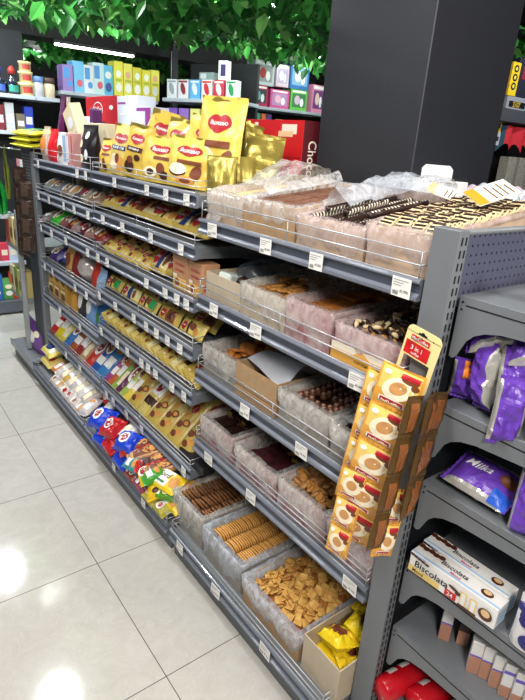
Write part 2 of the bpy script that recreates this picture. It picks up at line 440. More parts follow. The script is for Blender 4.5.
# ------------------------------------------------------------------ open boxes of loose biscuits in the near bay
CARD = mat('brown_cardboard', (176, 143, 106), .75, var=.08, vscale=25, bump=.05, bscale=200)
CARDL = mat('pale_cardboard', (196, 180, 156), .75, var=.06, vscale=25, bump=.05, bscale=200)
CARDG = mat('grey_cardboard', (150, 145, 136), .75, var=.06, vscale=25)
CARDP = mat('pink_cardboard', (192, 166, 142), .7, var=.12, vscale=18)
PINKP = mat('pink_white_print', (206, 188, 184), .6, var=.3, vscale=22, col2=(160, 96, 104))
FILM = film_mat('clear_liner', (228, 228, 230), .30)
FILMW = film_mat('milky_liner', (214, 209, 203), .46)
FILMP = film_mat('pinkish_liner', (214, 196, 194), .36)
FILMB = film_mat('bluish_liner', (206, 212, 222), .42)

def liner_mesh(L, W, hfun, oh, depth=.06, amp=.004, seed=0, side=.018, puff=.004):
    """film over the rim of an L x W box; hfun(x) rim height; oh = how far it hangs down in front (x=0)"""
    b = MB(); path = []
    def seg(p, q, n, nrm, front):
        for i in range(n): path.append((p[0]+(q[0]-p[0])*i/n, p[1]+(q[1]-p[1])*i/n, nrm, front))
    seg((0, 0), (0, W), 26, (-1, 0), 1); seg((0, W), (L, W), 30, (0, 1), 0); seg((L, W), (L, 0), 22, (1, 0), 0); seg((L, 0), (0, 0), 30, (0, -1), 0)
    n = len(path)
    def fn(u, v):
        x, y, nr, fr = path[int(round(u*n)) % n]
        k = v*9
        drop = oh if fr else side
        if fr:
            e = min(y, W-y)/W
            drop = oh*(.86+.14*math.sin(y*37+seed*2)+.1*math.sin(y*91+seed))*(1 if e > .04 else .8)
        h = hfun(x)+.005+.0055*ns(x*9+seed, y*9, 1.7*seed, 3)
        if k <= 2: o, z = -.016-.004*(2-k), h-depth+depth*.5*k
        elif k <= 4: o, z = -.012+.006*(k-2), h-depth*.0+(-.0 if k == 4 else -.008)
        else: o, z = .004+puff*math.sin((k-4)/5*PI), h-drop*(k-4)/5
        if k > 3: o += amp*(abs(ns(x*30+seed, y*30, z*9+k*.15, 1.0))*1.2)
        s = 1
        px, py = x+nr[0]*o, y+nr[1]*o
        # round the corners in plan
        if not fr and k > 4: px = min(max(px, -.004), L+.004)
        return (px, py, z)
    b.grid(fn, n, 9, 0, True, close_u=True)
    return b
def tray(label, x0, y0, L, W, z, hf, hb, wall, film=None, oh=.07, seed=1, cat='box', puff=.004, amp=.004, hs=None, depth=.05, t=.004, lift=0):
    root = empty('biscuit_tray', (x0, y0, z)); tag(root, label, cat)
    hfun = lambda x: hf+(hb-hf)*max(0, min(1, x/L))
    b = MB(); b.box(0, L, 0, W, 0, .004)
    b.box(0, t, 0, W, .004, hf, b=.001); b.box(L-t, L, 0, W, .004, hb, b=.001)
    for y in (0, W-t): b.prism([(t, .004), (L-t, .004), (L-t, hb), (t, hf)], lambda p: (p[0], y, p[1]), lambda p: (p[0], y+t, p[1]))
    b.build('carton', wall, root)
    if film: liner_mesh(L, W, hfun, oh, depth, amp, seed, puff=puff).build('plastic_liner', film, root)
    return root, hfun
def flap(root, p0, p1, prof, film, amp=.012, seed=3, name='liner_flap', n=26):
    """loose sheet of liner: edge p0-p1 swept through prof (list of offsets), crumpled"""
    p0, p1 = Vector(p0), Vector(p1); m = len(prof)-1
    def fn(u, v):
        k = v*m; i = min(int(k), m-1); a = Vector(prof[i]).lerp(Vector(prof[i+1]), k-i)
        p = p0.lerp(p1, u)+a
        q = ns(p.x*14+seed, p.y*14, p.z*14+seed); r = ns(p.x*38+seed, p.y*38, p.z*30); s2 = 1-abs(2*v-1)*.3
        return p+Vector((q*.7+r*.1, r*.25, abs(q)*1.1+r*.16))*amp*s2
    return MB().grid(fn, n, m*4, 0, True).build(name, film, root)

# shapes of the biscuits ------------------------------------------------
def disc_mesh(name, r, t, m, n=14, dome=.3, wob=0, ridged=0):
    b = MB(); prof = [(0, t*.5), (r*.6, t*(.5-.05*dome)), (r*.9, t*(.5-.25*dome)), (r, t*.05), (r*.97, -t*.3), (r*.85, -t*.5), (0, -t*.5)]
    b.lathe(prof, n)
    b.v = [(x*(1+wob*ns(x*60, y*60, 3)), y*(1+wob*ns(x*60, y*60, 7)), z+wob*.004*ns(x*90, y*90, 1)) for x, y, z in b.v]
    return b.mesh(name, m)
def cracker_mesh(name, a, b_, t, m, seed):
    b = MB(); N = 6
    def fn(u, v):
        x, y = (u-.5)*a, (v-.5)*b_
        return (x, y, t/2+.0012*ns(x*80+seed, y*80, 2)+.25*((x*x+y*y)/(a*a))*a*.12*(1 if seed % 2 else -1))
    b.grid(fn, N, N)
    o = len(b.v); top = list(b.v)
    b.grid(lambda u, v: Vector(fn(1-u, v))-Vector((0, 0, t)), N, N)
    ed = [(i, 0) for i in range(N)]+[(N, j) for j in range(N)]+[(N-i, N) for i in range(N)]+[(0, N-j) for j in range(N)]
    for k in range(len(ed)):
        (i0, j0), (i1, j1) = ed[k], ed[(k+1) % len(ed)]
        A = i0*(N+1)+j0; B = i1*(N+1)+j1; C = o+(N-i1)*(N+1)+j1; D = o+(N-i0)*(N+1)+j0
        b.f.append((A, D, C, B)); b.m.append(1); b.sm.append(False)
    return b.mesh(name, m)
class Heap:
    """drops flat pieces on a growing height field so that they rest on one another"""
    def __init__(s, x0, x1, y0, y1, base, g=.005):
        s.x0, s.y0, s.g = x0, y0, g; s.nx = int((x1-x0)/g)+1; s.ny = int((y1-y0)/g)+1; s.x1, s.y1 = x1, y1
        s.h = [[base(x0+i*g, y0+j*g) for j in range(s.ny)] for i in range(s.nx)]
    def drop(s, r, t, x=None, y=None, jit=.25):
        x = U(s.x0+r, s.x1-r) if x is None else x; y = U(s.y0+r, s.y1-r) if y is None else y
        pts = []
        for i in range(max(0, int((x-r-s.x0)/s.g)), min(s.nx, int((x+r-s.x0)/s.g)+2)):
            for j in range(max(0, int((y-r-s.y0)/s.g)), min(s.ny, int((y+r-s.y0)/s.g)+2)):
                dx, dy = s.x0+i*s.g-x, s.y0+j*s.g-y
                if dx*dx+dy*dy <= r*r: pts.append((dx, dy, s.h[i][j], i, j))
        n = len(pts); mz = sum(p[2] for p in pts)/n
        sx = sum(p[0]*(p[2]-mz) for p in pts)/max(1e-9, sum(p[0]**2 for p in pts)); sy = sum(p[1]*(p[2]-mz) for p in pts)/max(1e-9, sum(p[1]**2 for p in pts))
        sx = max(-.6, min(.6, sx))+U(-jit, jit); sy = max(-.6, min(.6, sy))+U(-jit, jit)
        lift = max(p[2]-(mz+sx*p[0]+sy*p[1]) for p in pts)*.45
        z = mz+lift+t*.5
        for dx, dy, h, i, j in pts:
            if dx*dx+dy*dy < (r*.85)**2: s.h[i][j] = max(h, z+sx*dx+sy*dy+t*.4)
        nv = Vector((-sx, -sy, 1)).normalized(); q = Vector((0, 0, 1)).rotation_difference(nv)
        e = (q.to_matrix() @ Matrix.Rotation(U(0, 6.28), 3, 'Z')).to_euler()
        return (x, y, z), e
def heap_base(name, label, cat, x0, x1, y0, y1, zf, m, zlow, bump=.004, s=90):
    b = MB()
    b.grid(lambda u, v: (x0+(x1-x0)*u, y0+(y1-y0)*v, zf(x0+(x1-x0)*u, y0+(y1-y0)*v)+bump*ns(u*(x1-x0), v*(y1-y0), 2, s)), 40, 34)
    for (a, c_) in (((x0, y0), (x1, y0)), ((x1, y0), (x1, y1)), ((x1, y1), (x0, y1)), ((x0, y1), (x0, y0))):
        N = 20; vs = []
        for i in range(N+1):
            x = a[0]+(c_[0]-a[0])*i/N; y = a[1]+(c_[1]-a[1])*i/N; vs += [(x, y, zlow), (x, y, zf(x, y))]
        b.add(vs, [(2*i, 2*i+2, 2*i+3, 2*i+1) for i in range(N)])
    b.add([(x0, y0, zlow), (x0, y1, zlow), (x1, y1, zlow), (x1, y0, zlow)], [(0, 1, 2, 3)])
    return tag(b.build(name, m), label, cat, kind='stuff')
def many(mesh_list, name, label, cat, group, placements):
    for i, (p, e) in enumerate(placements):
        tag(place(mesh_list[i % len(mesh_list)], name, None, p, e), label, cat, group)

DZ = -.008
GOLD = mat('golden_biscuit', (205, 152, 76), .7, var=.3, vscale=45, bump=.2, bscale=220, col2=(168, 106, 40))
GOLDE = mat('baked_edge_and_gap_shade', (160, 98, 40), .75, var=.2, vscale=60)
TAN = mat('tan_biscuit', (196, 146, 88), .7, var=.3, vscale=50, bump=.2, bscale=200, col2=(150, 98, 50))
YEL = mat('yellow_cracker', (214, 172, 92), .7, var=.3, vscale=40, bump=.25, bscale=200, col2=(190, 134, 56))
OATB = mat('oat_biscuit', (146, 98, 56), .8, var=.35, vscale=60, bump=.4, bscale=200, col2=(104, 64, 32))
CHOC = mat('dark_chocolate', (46, 28, 22), .38, var=.2, vscale=40, bump=.1, bscale=120)
CHOCM = mat('milk_chocolate', (98, 60, 42), .4, var=.2, vscale=40, bump=.1, bscale=120)
CREAM = mat('cream_biscuit', (228, 204, 160), .65, var=.1, vscale=50)
ORANGE = mat('orange_wafer', (206, 132, 56), .7, var=.25, vscale=40, bump=.2, bscale=180, col2=(176, 98, 36))
COCOA = mat('cocoa_wafer', (128, 86, 64), .85, var=.2, vscale=50, bump=.3, bscale=260, col2=(98, 62, 44))
WHITEC = mat('white_drizzle', (232, 222, 206), .5)

_before = set(COL.objects)
# ===== top shelf
zt = Z1[0]+DZ
# 1: pale wafers under loose film
r1, h1 = tray('cream printed box of pale wafers, farthest on the near bay\'s top shelf', .016, .725, .375, .205, zt, .098, .155, CARDP, FILMW, .098, 1, puff=.007)
flap(r1, (.37, .004, .155), (.37, .20, .155), [(0, 0, 0), (-.015, 0, .035), (-.07, 0, .045), (-.14, 0, .02), (-.20, 0, -.012), (-.25, 0, -.03)], FILM, .02, 4)
flap(r1, (-.001, .10, .004), (-.001, .19, .004), [(0, 0, .02), (-.012, 0, .018), (-.018, 0, .004), (-.012, 0, -.008)], FILMW, .006, 8)
PALE = mat('pale_wafer', (236, 214, 160), .8, var=.12, vscale=60, bump=.2, bscale=250)
wf = MB().box(-.05, .05, -.022, .022, -.006, .006, b=.001).mesh('wafer', PALE)
pl = []
for k in range(3):
    for i in range(4): pl.append(((.075+k*.103, .748+.05*i, zt+.078+.016*k), (0, -.15, U(-.03, .03))))
many([wf], 'pale_wafer', 'pale cream wafer bar lying flat under loose clear film', 'wafer', 'pale wafers in the farthest top box', pl)
MB().box(.006, .369, .006, .199, .004, .066).build('pack_layer', PALE, r1)
# 2: cocoa wafer slabs
r2, h2 = tray('brown cardboard box of cocoa wafer slabs on the top shelf', .014, .468, .385, .25, zt, .098, .15, CARD, FILM, .06, 2, puff=.005)
MB().box(.006, .379, .006, .244, .004, .07).build('pack_layer', COCOA, r2)
sl = MB(); sl.box(-.088, .088, -.019, .019, -.009, .009, b=.001); sl = sl.mesh('slab', COCOA)
pl = []
for k in range(2):
    for i in range(6): pl.append(((.110+k*.182, .489+.0405*i, zt+.094+.021*k+(.002 if i % 2 else 0)), (0, -.115, U(-.012, .012))))
many([sl], 'wafer_slab', 'flat brown cocoa wafer slab laid in the brown cardboard box', 'wafer', 'cocoa wafer slabs on the top shelf', pl)
flap(r2, (.36, .244, .15), (.05, .244, .105), [(0, 0, -.005), (0, -.004, .018), (0, -.02, .03), (0, -.04, .02), (0, -.055, .008)], FILM, .014, 12)
# 3: dark sticks with white drizzle
r3, h3 = tray('pinkish box of dark sticks with white drizzle on the top shelf', .014, .208, .385, .25, zt, .084, .15, CARDP, FILMP, .088, 3, puff=.008)
MB().box(.006, .379, .006, .244, .004, .05).build('pack_layer', CHOC, r3)
def stick_mesh(seed, L=.17):
    b = MB(); r = .0085
    pts = [(-L/2+L*i/16, .0015*math.sin(i+seed), 0) for i in range(17)]
    vs = []
    b.tube([(-L/2-.004, 0, 0)]+pts+[(L/2+.004, 0, 0)], r, 8)
    for k in range(15):
        x = -L/2+.006+k*(L-.012)/14
        b.grid(lambda u, v: (x+(v-.5)*.005+.004*(u-.5), math.sin((u-.5)*2.6)*(r+.0006), math.cos((u-.5)*2.6)*(r+.0006)), 5, 1, 1)
    return b.mesh('drizzled_stick', [CHOC, WHITEC])
sm = [stick_mesh(s) for s in range(3)]
pl = []
for k in range(2):
    for i in range(11): pl.append(((.105+k*.178, .232+i*.0192, zt+.078+.026*k+(.011 if i % 3 == 1 else 0)+U(0, .004)), (U(0, 6), -.15, U(-.05, .05))))
for i in range(5): pl.append(((.17+U(-.02, .05), .25+i*.036, zt+.112+U(0, .01)), (U(0, 6), -.16, U(-.12, .12))))
many(sm, 'drizzled_stick', 'dark chocolate stick with white drizzle lying among others in pinkish box', 'biscuit stick', 'drizzled chocolate sticks on the top shelf', pl)
flap(r3, (.10, .246, .10), (.38, .246, .15), [(0, 0, -.01), (0, -.006, .025), (0, -.03, .05), (0, -.06, .035), (0, -.085, .01)], FILMB, .022, 21)
flap(r3, (.378, .02, .15), (.378, .24, .15), [(0, 0, 0), (-.004, 0, .03), (-.03, 0, .05), (-.07, 0, .035), (-.1, 0, .012)], FILMB, .02, 25)
def card_mesh(w, d, col, lines, fold=.03):
    b = MB(); b.box(-w/2, w/2, -d/2, d/2, -.0012, .0012, 0)
    fn = lambda x, y: (x, y, .0018)
    put_poly(b, rect(-w*.5, w*.5, d*.25, d*.5), fn, 1)
    for i in range(lines): put_poly(b, rect(-w*.42, w*(.2+.2*(i % 2)), -d*.4+i*d*.14, -d*.36+i*d*.14), fn, 2)
    return b.mesh('card', [paint(246, 240, 226), col, paint(120, 84, 60)])
tag(place(card_mesh(.05, .085, paint(236, 190, 40), 3), 'product_card', None, (.335, .235, zt+.168), (.25, -.5, .3)), 'yellow and white card standing at the back of the drizzled sticks', 'card')
# 4: striped biscuits
r4, h4 = tray('pinkish box of striped cream biscuits, nearest on the top shelf', .014, .004, .39, .194, zt, .1, .155, CARDP, FILMP, .092, 4, puff=.008)
MB().box(.006, .384, .006, .188, .004, .085).build('pack_layer', CREAM, r4)
def striped(seed):
    b = MB(); a, w, t = .026, .019, .006
    pts = [(a*math.copysign(abs(math.cos(q))**.7, math.cos(q)), w*math.copysign(abs(math.sin(q))**.7, math.sin(q))) for q in [2*PI*i/18 for i in range(18)]]
    b.prism(pts, lambda p: (p[0], p[1], -t/2), lambda p: (p[0]*.95, p[1]*.95, t/2))
    for k in range(4):
        x = -a*.72+k*a*.48
        b.box(x-.0036, x+.0036, -w*.86, w*.86, t/2-.001, t/2+.0012, 1, b=.0008)
    return b.mesh('striped_biscuit', [CREAM, CHOC])
stm = [striped(0)]
pl = []
for i in range(4):
    for k in range(22):
        pl.append(((.034+k*.0158, .030+i*.0445+U(-.003, .003), zt+.106+.0022*k+U(-.002, .003)), (U(-.12, .12), -.62+U(-.1, .1), U(-.08, .08))))
many(stm, 'striped_biscuit', 'cream biscuit with dark chocolate stripes overlapping its row neighbours', 'biscuit', 'striped biscuits in the nearest top box', pl)
tag(place(card_mesh(.07, .11, paint(214, 150, 40), 4), 'product_card', None, (.26, .05, zt+.185), (-.35, -.35, 1.3)), 'white and orange card lying on the striped biscuits', 'card')

# white display carton behind, and the far side of the row
root = empty('display_carton', (.46, .25, 1.45)); tag(root, 'white display carton with rounded flap in front of the dark column', 'carton')
W2 = mat('white_carton', (226, 226, 226), .6, var=.02, vscale=10)
b = MB(); b.box(-.02, .02, 0, .17, 0, .125, b=.002); b.build('carton', W2, root)
P = [(.032, .12), (.138, .12), (.138, .155), (.126, .166), (.044, .166), (.032, .155)]
MB().prism(P, lambda p: (-.022, p[0], p[1]), lambda p: (-.018, p[0], p[1])).build('flap', W2, root)
b = MB(); b.box(.46, .88, 0.006, .46, 1.422, 1.44); b.box(.452, .46, .006, .46, 1.39, 1.44); b.box(.88, .886, .006, .46, 1.40, 1.446)
tag(b.build('rear_shelf', PAINT), 'grey top shelf on the other side, beside the dark column', 'shelf')
EGG = [film_mat('egg_shell_%d' % i, c_, .8) for i, c_ in enumerate([(214, 220, 232), (226, 210, 224), (206, 226, 226)])]
em = [MB().lathe([(0, -.036), (.016, -.033), (.027, -.02), (.030, -.002), (.027, .016), (.019, .032), (.009, .041), (0, .043)], 16).mesh('egg', m) for m in EGG]
for k in range(3):
    for j in range(7):
        tag(place(em[(j+k) % 3], 'toy_egg', None, (.86-k*.068, .06+j*.062, 1.44+.062*(1.3 if k == 0 else 1.2)), (0, 0, U(0, 6))), 'pale translucent toy egg in rows right of the white carton', 'toy egg', 'toy eggs behind the striped biscuits')
tb = MB(); tb.box(.66, .90, .01, .45, 1.44, 1.477); tag(tb.build('egg_carton', W2), 'white tray under the pale toy eggs', 'tray')

# ===== second shelf
zt = Z1[1]+DZ
r1, _ = tray('pale plain carton of clear packets, farthest on the near bay\'s second shelf', .016, .714, .36, .215, zt, .09, .09, CARDL)
def blob(label, cat, p, rx, ry, rz, m, seed, name='plastic_bag', amp=.3, sc_=9, parent=None, n=22):
    b = MB()
    def fn(u, v):
        a, t = 2*PI*u, PI*(v*.998+.001)
        d = Vector((math.sin(t)*math.cos(a), math.sin(t)*math.sin(a), math.cos(t)))
        k = 1+amp*(ns(d.x*1.3+seed, d.y*1.3, d.z*1.3, 1.6)+.45*ns(d.x*4+seed, d.y*4, d.z*4, 1.5))
        return (d.x*rx*k, d.y*ry*k, d.z*rz*k)
    b.grid(fn, n, n//2, close_u=True)
    o = b.build(name, m, parent, p)
    return o if parent else tag(o, label, cat)
blob('loose grey transparent bag behind the pale plain carton', 'plastic bag', (.20, .80, zt+.095), .13, .08, .06, film_mat('smoky_film', (120, 128, 140), .35), 4)
tag(MB().box(-.04, .04, -.028, .028, -.03, .03, b=.006).build('white_packet', paint(222, 230, 224), None, (.065, .85, zt+.064), (.1, .2, .3)), 'small white packet standing in the pale plain carton', 'packet')
tag(MB().lathe([(0, -.02), (.02, -.02), (.022, 0), (.018, .016), (0, .02)], 14).build('chocolate_sweet', CHOC, None, (.06, .765, zt+.08), (.8, .2, 0)), 'small round dark brown sweet at the corner of the pale carton', 'sweet')
r2, _ = tray('film-lined carton of yellow biscuits half covered with plastic, second shelf', .014, .478, .38, .23, zt, .1, .13, CARDL, FILMW, .088, 6, puff=.006)
def yz(x, y): return zt+.072+.02*math.sin((y-.478)/.23*PI)
heap_base('biscuit_pile', 'layer of yellow biscuits buried in the half covered carton', 'biscuits', .022, .385, .486, .70, yz, GOLD, zt+.006)
H = Heap(.025, .385, .486, .70, yz)
dm = disc_mesh('round_biscuit', .021, .008, GOLD, wob=.05)
many([dm], 'round_biscuit', 'round yellow biscuit in the half covered carton', 'biscuit', 'yellow round biscuits on the second shelf', [H.drop(.021, .008) for _ in range(46)])
flap(r2, (.10, .01, .115), (.375, .01, .135), [(0, 0, -.01), (0, .02, .02), (0, .07, .025), (0, .13, .005), (0, .17, -.02)], FILM, .016, 31)
r3, _ = tray('pink printed box of flat orange wafers on the second shelf', .012, .283, .385, .19, zt, .112, .125, PINKP, FILMP, .098, 7, puff=.006)
sl = MB().box(-.043, .043, -.042, .042, -.006, .006, b=.001).mesh('orange_wafer', ORANGE)
pl = []
MB().box(.006, .379, .006, .184, .004, .078).build('pack_layer', ORANGE, r3)
for k in range(4):
    for i in range(2): pl.append(((.066+k*.091, .334+i*.089, zt+.0875+(.0125 if (i+k) % 3 == 0 else 0)), (U(-.02, .02), U(-.02, .02), U(-.03, .03))))
many([sl], 'orange_wafer', 'flat square orange wafer in the pink printed box', 'wafer', 'orange wafers on the second shelf', pl)
r4, _ = tray('pink film-lined box of chocolate and cream pebbles, nearest on second shelf', .012, .03, .385, .236, zt, .098, .12, PINKP, FILMP, .07, 8, puff=.004)
# the printed outer carton it stands in
ob = empty('outer_carton', (.008, .028, zt)); tag(ob, 'low white and orange printed carton edge in front of the pebbles box', 'carton')
b = MB(); b.box(-.0045, -.0015, .002, .238, 0, .05)
fn = lambda x, y: (-.0052, -x, y)
put_poly(b, rect(-.238, -.002, .028, .034), fn, 1); put_poly(b, [(-.10, .034), (-.16, .034), (-.13, .05)], fn, 1)
put_poly(b, rect(-.238, -.1, .0, .03), fn, 1); put_poly(b, rect(-.1, -.002, .0, .008), fn, 1)
put_text(b, 'печенье', .06, lambda x, y: fn(x-.12, y+.018), 2); put_poly(b, ell(-.055, .02, .010, .007), fn, 3); put_text(b, 'гост', .018, lambda x, y: fn(x-.025, y+.02), 3)
b.build('front_panel', [paint(238, 228, 208), paint(226, 168, 72), paint(104, 136, 168), paint(120, 40, 90)], ob)
def yz(x, y): return zt+.058+.03*math.sin((y-.03)/.236*PI)+.02*(x/.38)
heap_base('pebble_pile', 'buried layer of chocolate and cream pebbles in the pink lined box', 'biscuits', .02, .385, .038, .258, yz, CHOCM, zt+.006)
H = Heap(.02, .385, .036, .258, yz)
pb = []
for s in range(4):
    b = MB()
    b.grid(lambda u, v: (lambda a, t: (.0135*math.sin(t)*math.cos(a)*(1+.15*math.sin(a*2+s)), .008*math.sin(t)*math.sin(a), .0065*math.cos(t)))(2*PI*u, PI*v*.999), 12, 6, close_u=True, mfn=lambda u, v: (1 if (.1 < u < .6) == (s % 2 == 0) else 0) if s else 0)
    pb.append(b.mesh('pebble', [CHOC, CREAM if s % 2 else GOLD]))
many(pb, 'pebble_biscuit', 'small oval pebble biscuit, half chocolate half cream, in heaped pink box', 'biscuit', 'pebble biscuits on the second shelf', [H.drop(.0105, .011, jit=.4) for _ in range(270)])

# ===== third shelf
zt = Z1[2]+DZ
r1, _ = tray('milky film-lined box of orange oval biscuits, farthest on the third shelf', .016, .715, .36, .215, zt, .105, .115, CARDG, FILMW, .092, 9, puff=.006)
MB().box(.006, .354, .006, .209, .004, .06).build('pack_layer', CHOCM, r1)
ov = MB().lathe([(0, .007), (.02, .006), (.031, .001), (.029, -.005), (0, -.006)], 18); ov.v = [(x*1.0, y*.72, z) for x, y, z in ov.v]; ov = ov.mesh('oval_biscuit', [ORANGE])
H = Heap(.024, .365, .725, .92, lambda x, y: zt+.064)
many([ov], 'oval_biscuit', 'orange oval biscuit in the milky film-lined box', 'biscuit', 'orange oval biscuits on the third shelf', [H.drop(.028, .012, jit=.1) for _ in range(34)])
flap(r1, (.36, .01, .112), (.36, .205, .112), [(0, 0, 0), (-.01, 0, .02), (-.05, 0, .02), (-.1, 0, .0)], FILMP, .012, 41)
r2, _ = tray('plain open cardboard carton with a silver foil bag, third shelf', .012, .482, .37, .225, zt, .118, .115, CARD)
b = MB(); b.box(-.0035, -.0005, .0, .225, .0, .03); b.box(-.0035, -.0005, .0, .225, .04, .112)
b.build('outer_flap', CARD, r2)
SIL = mat('silver_foil', (214, 217, 224), .28, .35, bump=.15, bscale=30)
b = MB()
b.grid(lambda u, v: (.03+.30*v, .016+.190*u, .075+.05*math.exp(-((v-.35)/.25)**2)+.028*math.sin(v*5+u*1.5)+.02*u*(1-v)+.004*ns(u*3, v*4, 1)), 24, 24)
tag(b.build('foil_bag', SIL, None, (.012, .482, zt)), 'crumpled silver foil bag lying open in the plain carton', 'foil bag')
MB().box(.006, .364, .006, .219, .004, .055).build('pack_layer', CARDG, r2)
r3, _ = tray('milky film-lined box of chocolate bonbons in tidy rows, third shelf', .014, .246, .375, .225, zt, .112, .112, CARDG, FILMW, .1, 11, puff=.008)
MB().box(.006, .369, .006, .219, .004, .075).build('pack_layer', CHOC, r3)
bb = MB(); bb.lathe([(0, .011), (.006, .010), (.0105, .004), (.0115, -.004), (.0105, -.009), (0, -.009)], 12)
bb.prism(ell(0, 0, .0035, .0065, 10), lambda p: (p[0], p[1], .0085), lambda p: (p[0]*.9, p[1]*.9, .0118), 1)
bb.prism(ell(-.006, 0, .0015, .005, 8), lambda p: (p[0], p[1], .004), lambda p: (p[0]*.9, p[1]*.9, .0106), 1)
bbm = bb.mesh('bonbon', [CHOCM, mat('pink_drizzle', (196, 150, 132), .5)])
pl = []
for i in range(8):
    for k in range(14):
        if (i, k) in ((4, 3), (3, 3), (3, 4), (4, 4), (2, 4), (5, 3)): continue
        pl.append(((.036+k*.0245, .266+i*.0264+U(-.001, .001), zt+.084+.006*math.sin(i*1.3)+U(0, .003)), (U(-.1, .1), U(-.1, .1), U(-.3, .3))))
many([bbm], 'bonbon', 'round chocolate bonbon with pink drizzle standing in a tidy row', 'bonbon', 'bonbons in rows on the third shelf', pl)
r4, _ = tray('milky film-lined box of glossy dark sticks, nearest on the third shelf', .014, .012, .375, .222, zt, .1, .11, CARDG, FILMW, .09, 12, puff=.012)
MB().box(.006, .369, .006, .216, .004, .055).build('pack_layer', CHOC, r4)
pl = [((.11+k*.18, .036+i*.02, zt+.07+(.016 if i % 2 else 0)), (U(0, 6), 0, U(-.06, .06))) for k in range(2) for i in range(10)]
many([stick_mesh(5, .165)], 'glossy_stick', 'glossy dark stick with thin white lines in the nearest third-shelf box', 'biscuit stick', 'glossy dark sticks on the third shelf', pl)
flap(r4, (.004, .216, .105), (.30, .216, .115), [(0, 0, -.02), (0, -.004, .01), (0, -.03, .028), (0, -.07, .02), (0, -.1, -.005)], FILM, .016, 46)

# ===== fourth shelf
zt = Z1[3]+DZ
r1, _ = tray('maroon patterned box of dark wafer bars, farthest on the fourth shelf', .014, .716, .365, .216, zt, .108, .11, PINKP, FILMW, .1, 13, puff=.004)
MB().box(.006, .359, .006, .21, .004, .07).build('pack_layer', CHOC, r1)
bar = MB().box(-.05, .05, -.014, .014, -.008, .008, b=.003); bar.box(-.0515, -.0485, -.0125, .0125, -.0065, .0065, 1); bar.box(.0485, .0515, -.0125, .0125, -.0065, .0065, 1)
barm = bar.mesh('wafer_bar', [CHOC, mat('gold_foil', (196, 152, 62), .35, .4)])
pl = [((.075+k*.105, .742+i*.0325, zt+.08+(.017 if (i+k) % 3 == 0 else 0)), (0, 0, U(-.12, .12))) for k in range(3) for i in range(6)]
many([barm], 'wafer_bar', 'dark wafer bar with gold ends in the maroon patterned box', 'wafer bar', 'dark wafer bars on the fourth shelf', pl)
r2, _ = tray('whitish film-lined box with wine-red inner bag, second from far, fourth shelf', .014, .452, .37, .235, zt, .1, .11, PINKP, FILMW, .08, 14, puff=.01, amp=.007)
MB().box(.006, .364, .006, .229, .004, .03).build('pack_layer', CHOC, r2)
WINE = mat('wine_red_print', (92, 34, 44), .45, var=.5, vscale=60, col2=(40, 22, 24))
MB().grid(lambda u, v: (.012+.345*u, .22*v+.008, .035+.06*(2*v-1)**4+.008*ns(u*4, v*4, 2)+.01*ns(u*9, v*9, 4)), 24, 20).build('inner_bag', WINE, r2)
H = Heap(.15, .35, .50, .66, lambda x, y: zt+.06)
many([barm], 'dark_bar', 'dark bar half hidden inside the wine-red inner bag', 'wafer bar', 'dark bars in the wine-red bag', [H.drop(.03, .016, jit=.2) for _ in range(9)])
r3, _ = tray('whitish lined box of small round tan biscuits on the fourth shelf', .012, .205, .38, .232, zt, .108, .115, PINKP, FILMW, .1, 15, puff=.005)
def yz(x, y): return zt+.072+.028*math.sin((y-.205)/.232*PI)+.012*math.sin(x*8)
heap_base('biscuit_pile', 'buried layer of small round tan biscuits on the fourth shelf', 'biscuits', .022, .382, .213, .43, yz, OATB, zt+.006)
H = Heap(.022, .382, .212, .43, yz)
many([disc_mesh('round_biscuit', .016, .009, TAN, wob=.08), disc_mesh('round_biscuit', .0145, .009, GOLD, wob=.08)], 'small_round_biscuit', 'small round tan biscuit in the heap on the fourth shelf', 'biscuit', 'small round tan biscuits', [H.drop(.014, .009, jit=.4) for _ in range(190)])
r4, _ = tray('milky film-lined box of curled golden flakes, nearest on the fourth shelf', .012, .012, .38, .185, zt, .125, .13, PINKP, FILMW, .11, 16, puff=.008)
def yz(x, y): return zt+.085+.02*math.sin((y-.012)/.185*PI)
heap_base('flake_pile', 'buried layer of golden flakes in the nearest fourth-shelf box', 'biscuits', .022, .382, .02, .19, yz, GOLD, zt+.006)
H = Heap(.022, .382, .02, .19, yz)
many([cracker_mesh('flake', .024, .012, .004, [GOLD, GOLDE], 1)], 'golden_flake', 'curled golden flake in the nearest fourth-shelf box', 'biscuit', 'golden flakes', [H.drop(.01, .006, jit=.6) for _ in range(150)])
blob('', '', (.06, .155, .115), .03, .03, .02, WINE, 3, 'bag_neck', parent=r4)

_base_before = set(COL.objects)
# ===== base shelf
zt = ZB+DZ; xb = XB+.018
r1, _ = tray('grey lined box of big brown oat biscuits on the base shelf', xb, .765, .40, .235, zt, .14, .145, CARDG, FILMW, .12, 17, puff=.004)
MB().box(.006, .394, .006, .229, .004, .07).build('pack_layer', OATB, r1)
om = disc_mesh('oat_biscuit', .037, .011, OATB, n=20, wob=.03)
pl = []
for i in range(3):
    for k in range(20): pl.append(((xb+.05+k*.0158, .805+i*.0775, zt+.108+U(-.003, .003)), (U(-.06, .06), PI/2-.62+U(-.05, .05), U(-.08, .08))))
many([om], 'oat_biscuit', 'big round brown oat biscuit leaning in a row in the grey box', 'biscuit', 'oat biscuit rows on the base shelf', pl)
r2, _ = tray('film-lined box of golden biscuits standing in three rows, base shelf', xb-.004, .492, .40, .252, zt, .13, .135, CARDG, FILMB, .11, 18, puff=.008)
MB().box(.006, .394, .006, .246, .004, .055).build('pack_layer', GOLDE, r2)
gb = MB()
P = [(.034*math.copysign(abs(math.cos(q))**.55, math.cos(q)), .034*math.copysign(abs(math.sin(q))**.55, math.sin(q))) for q in [2*PI*i/24 for i in range(24)]]
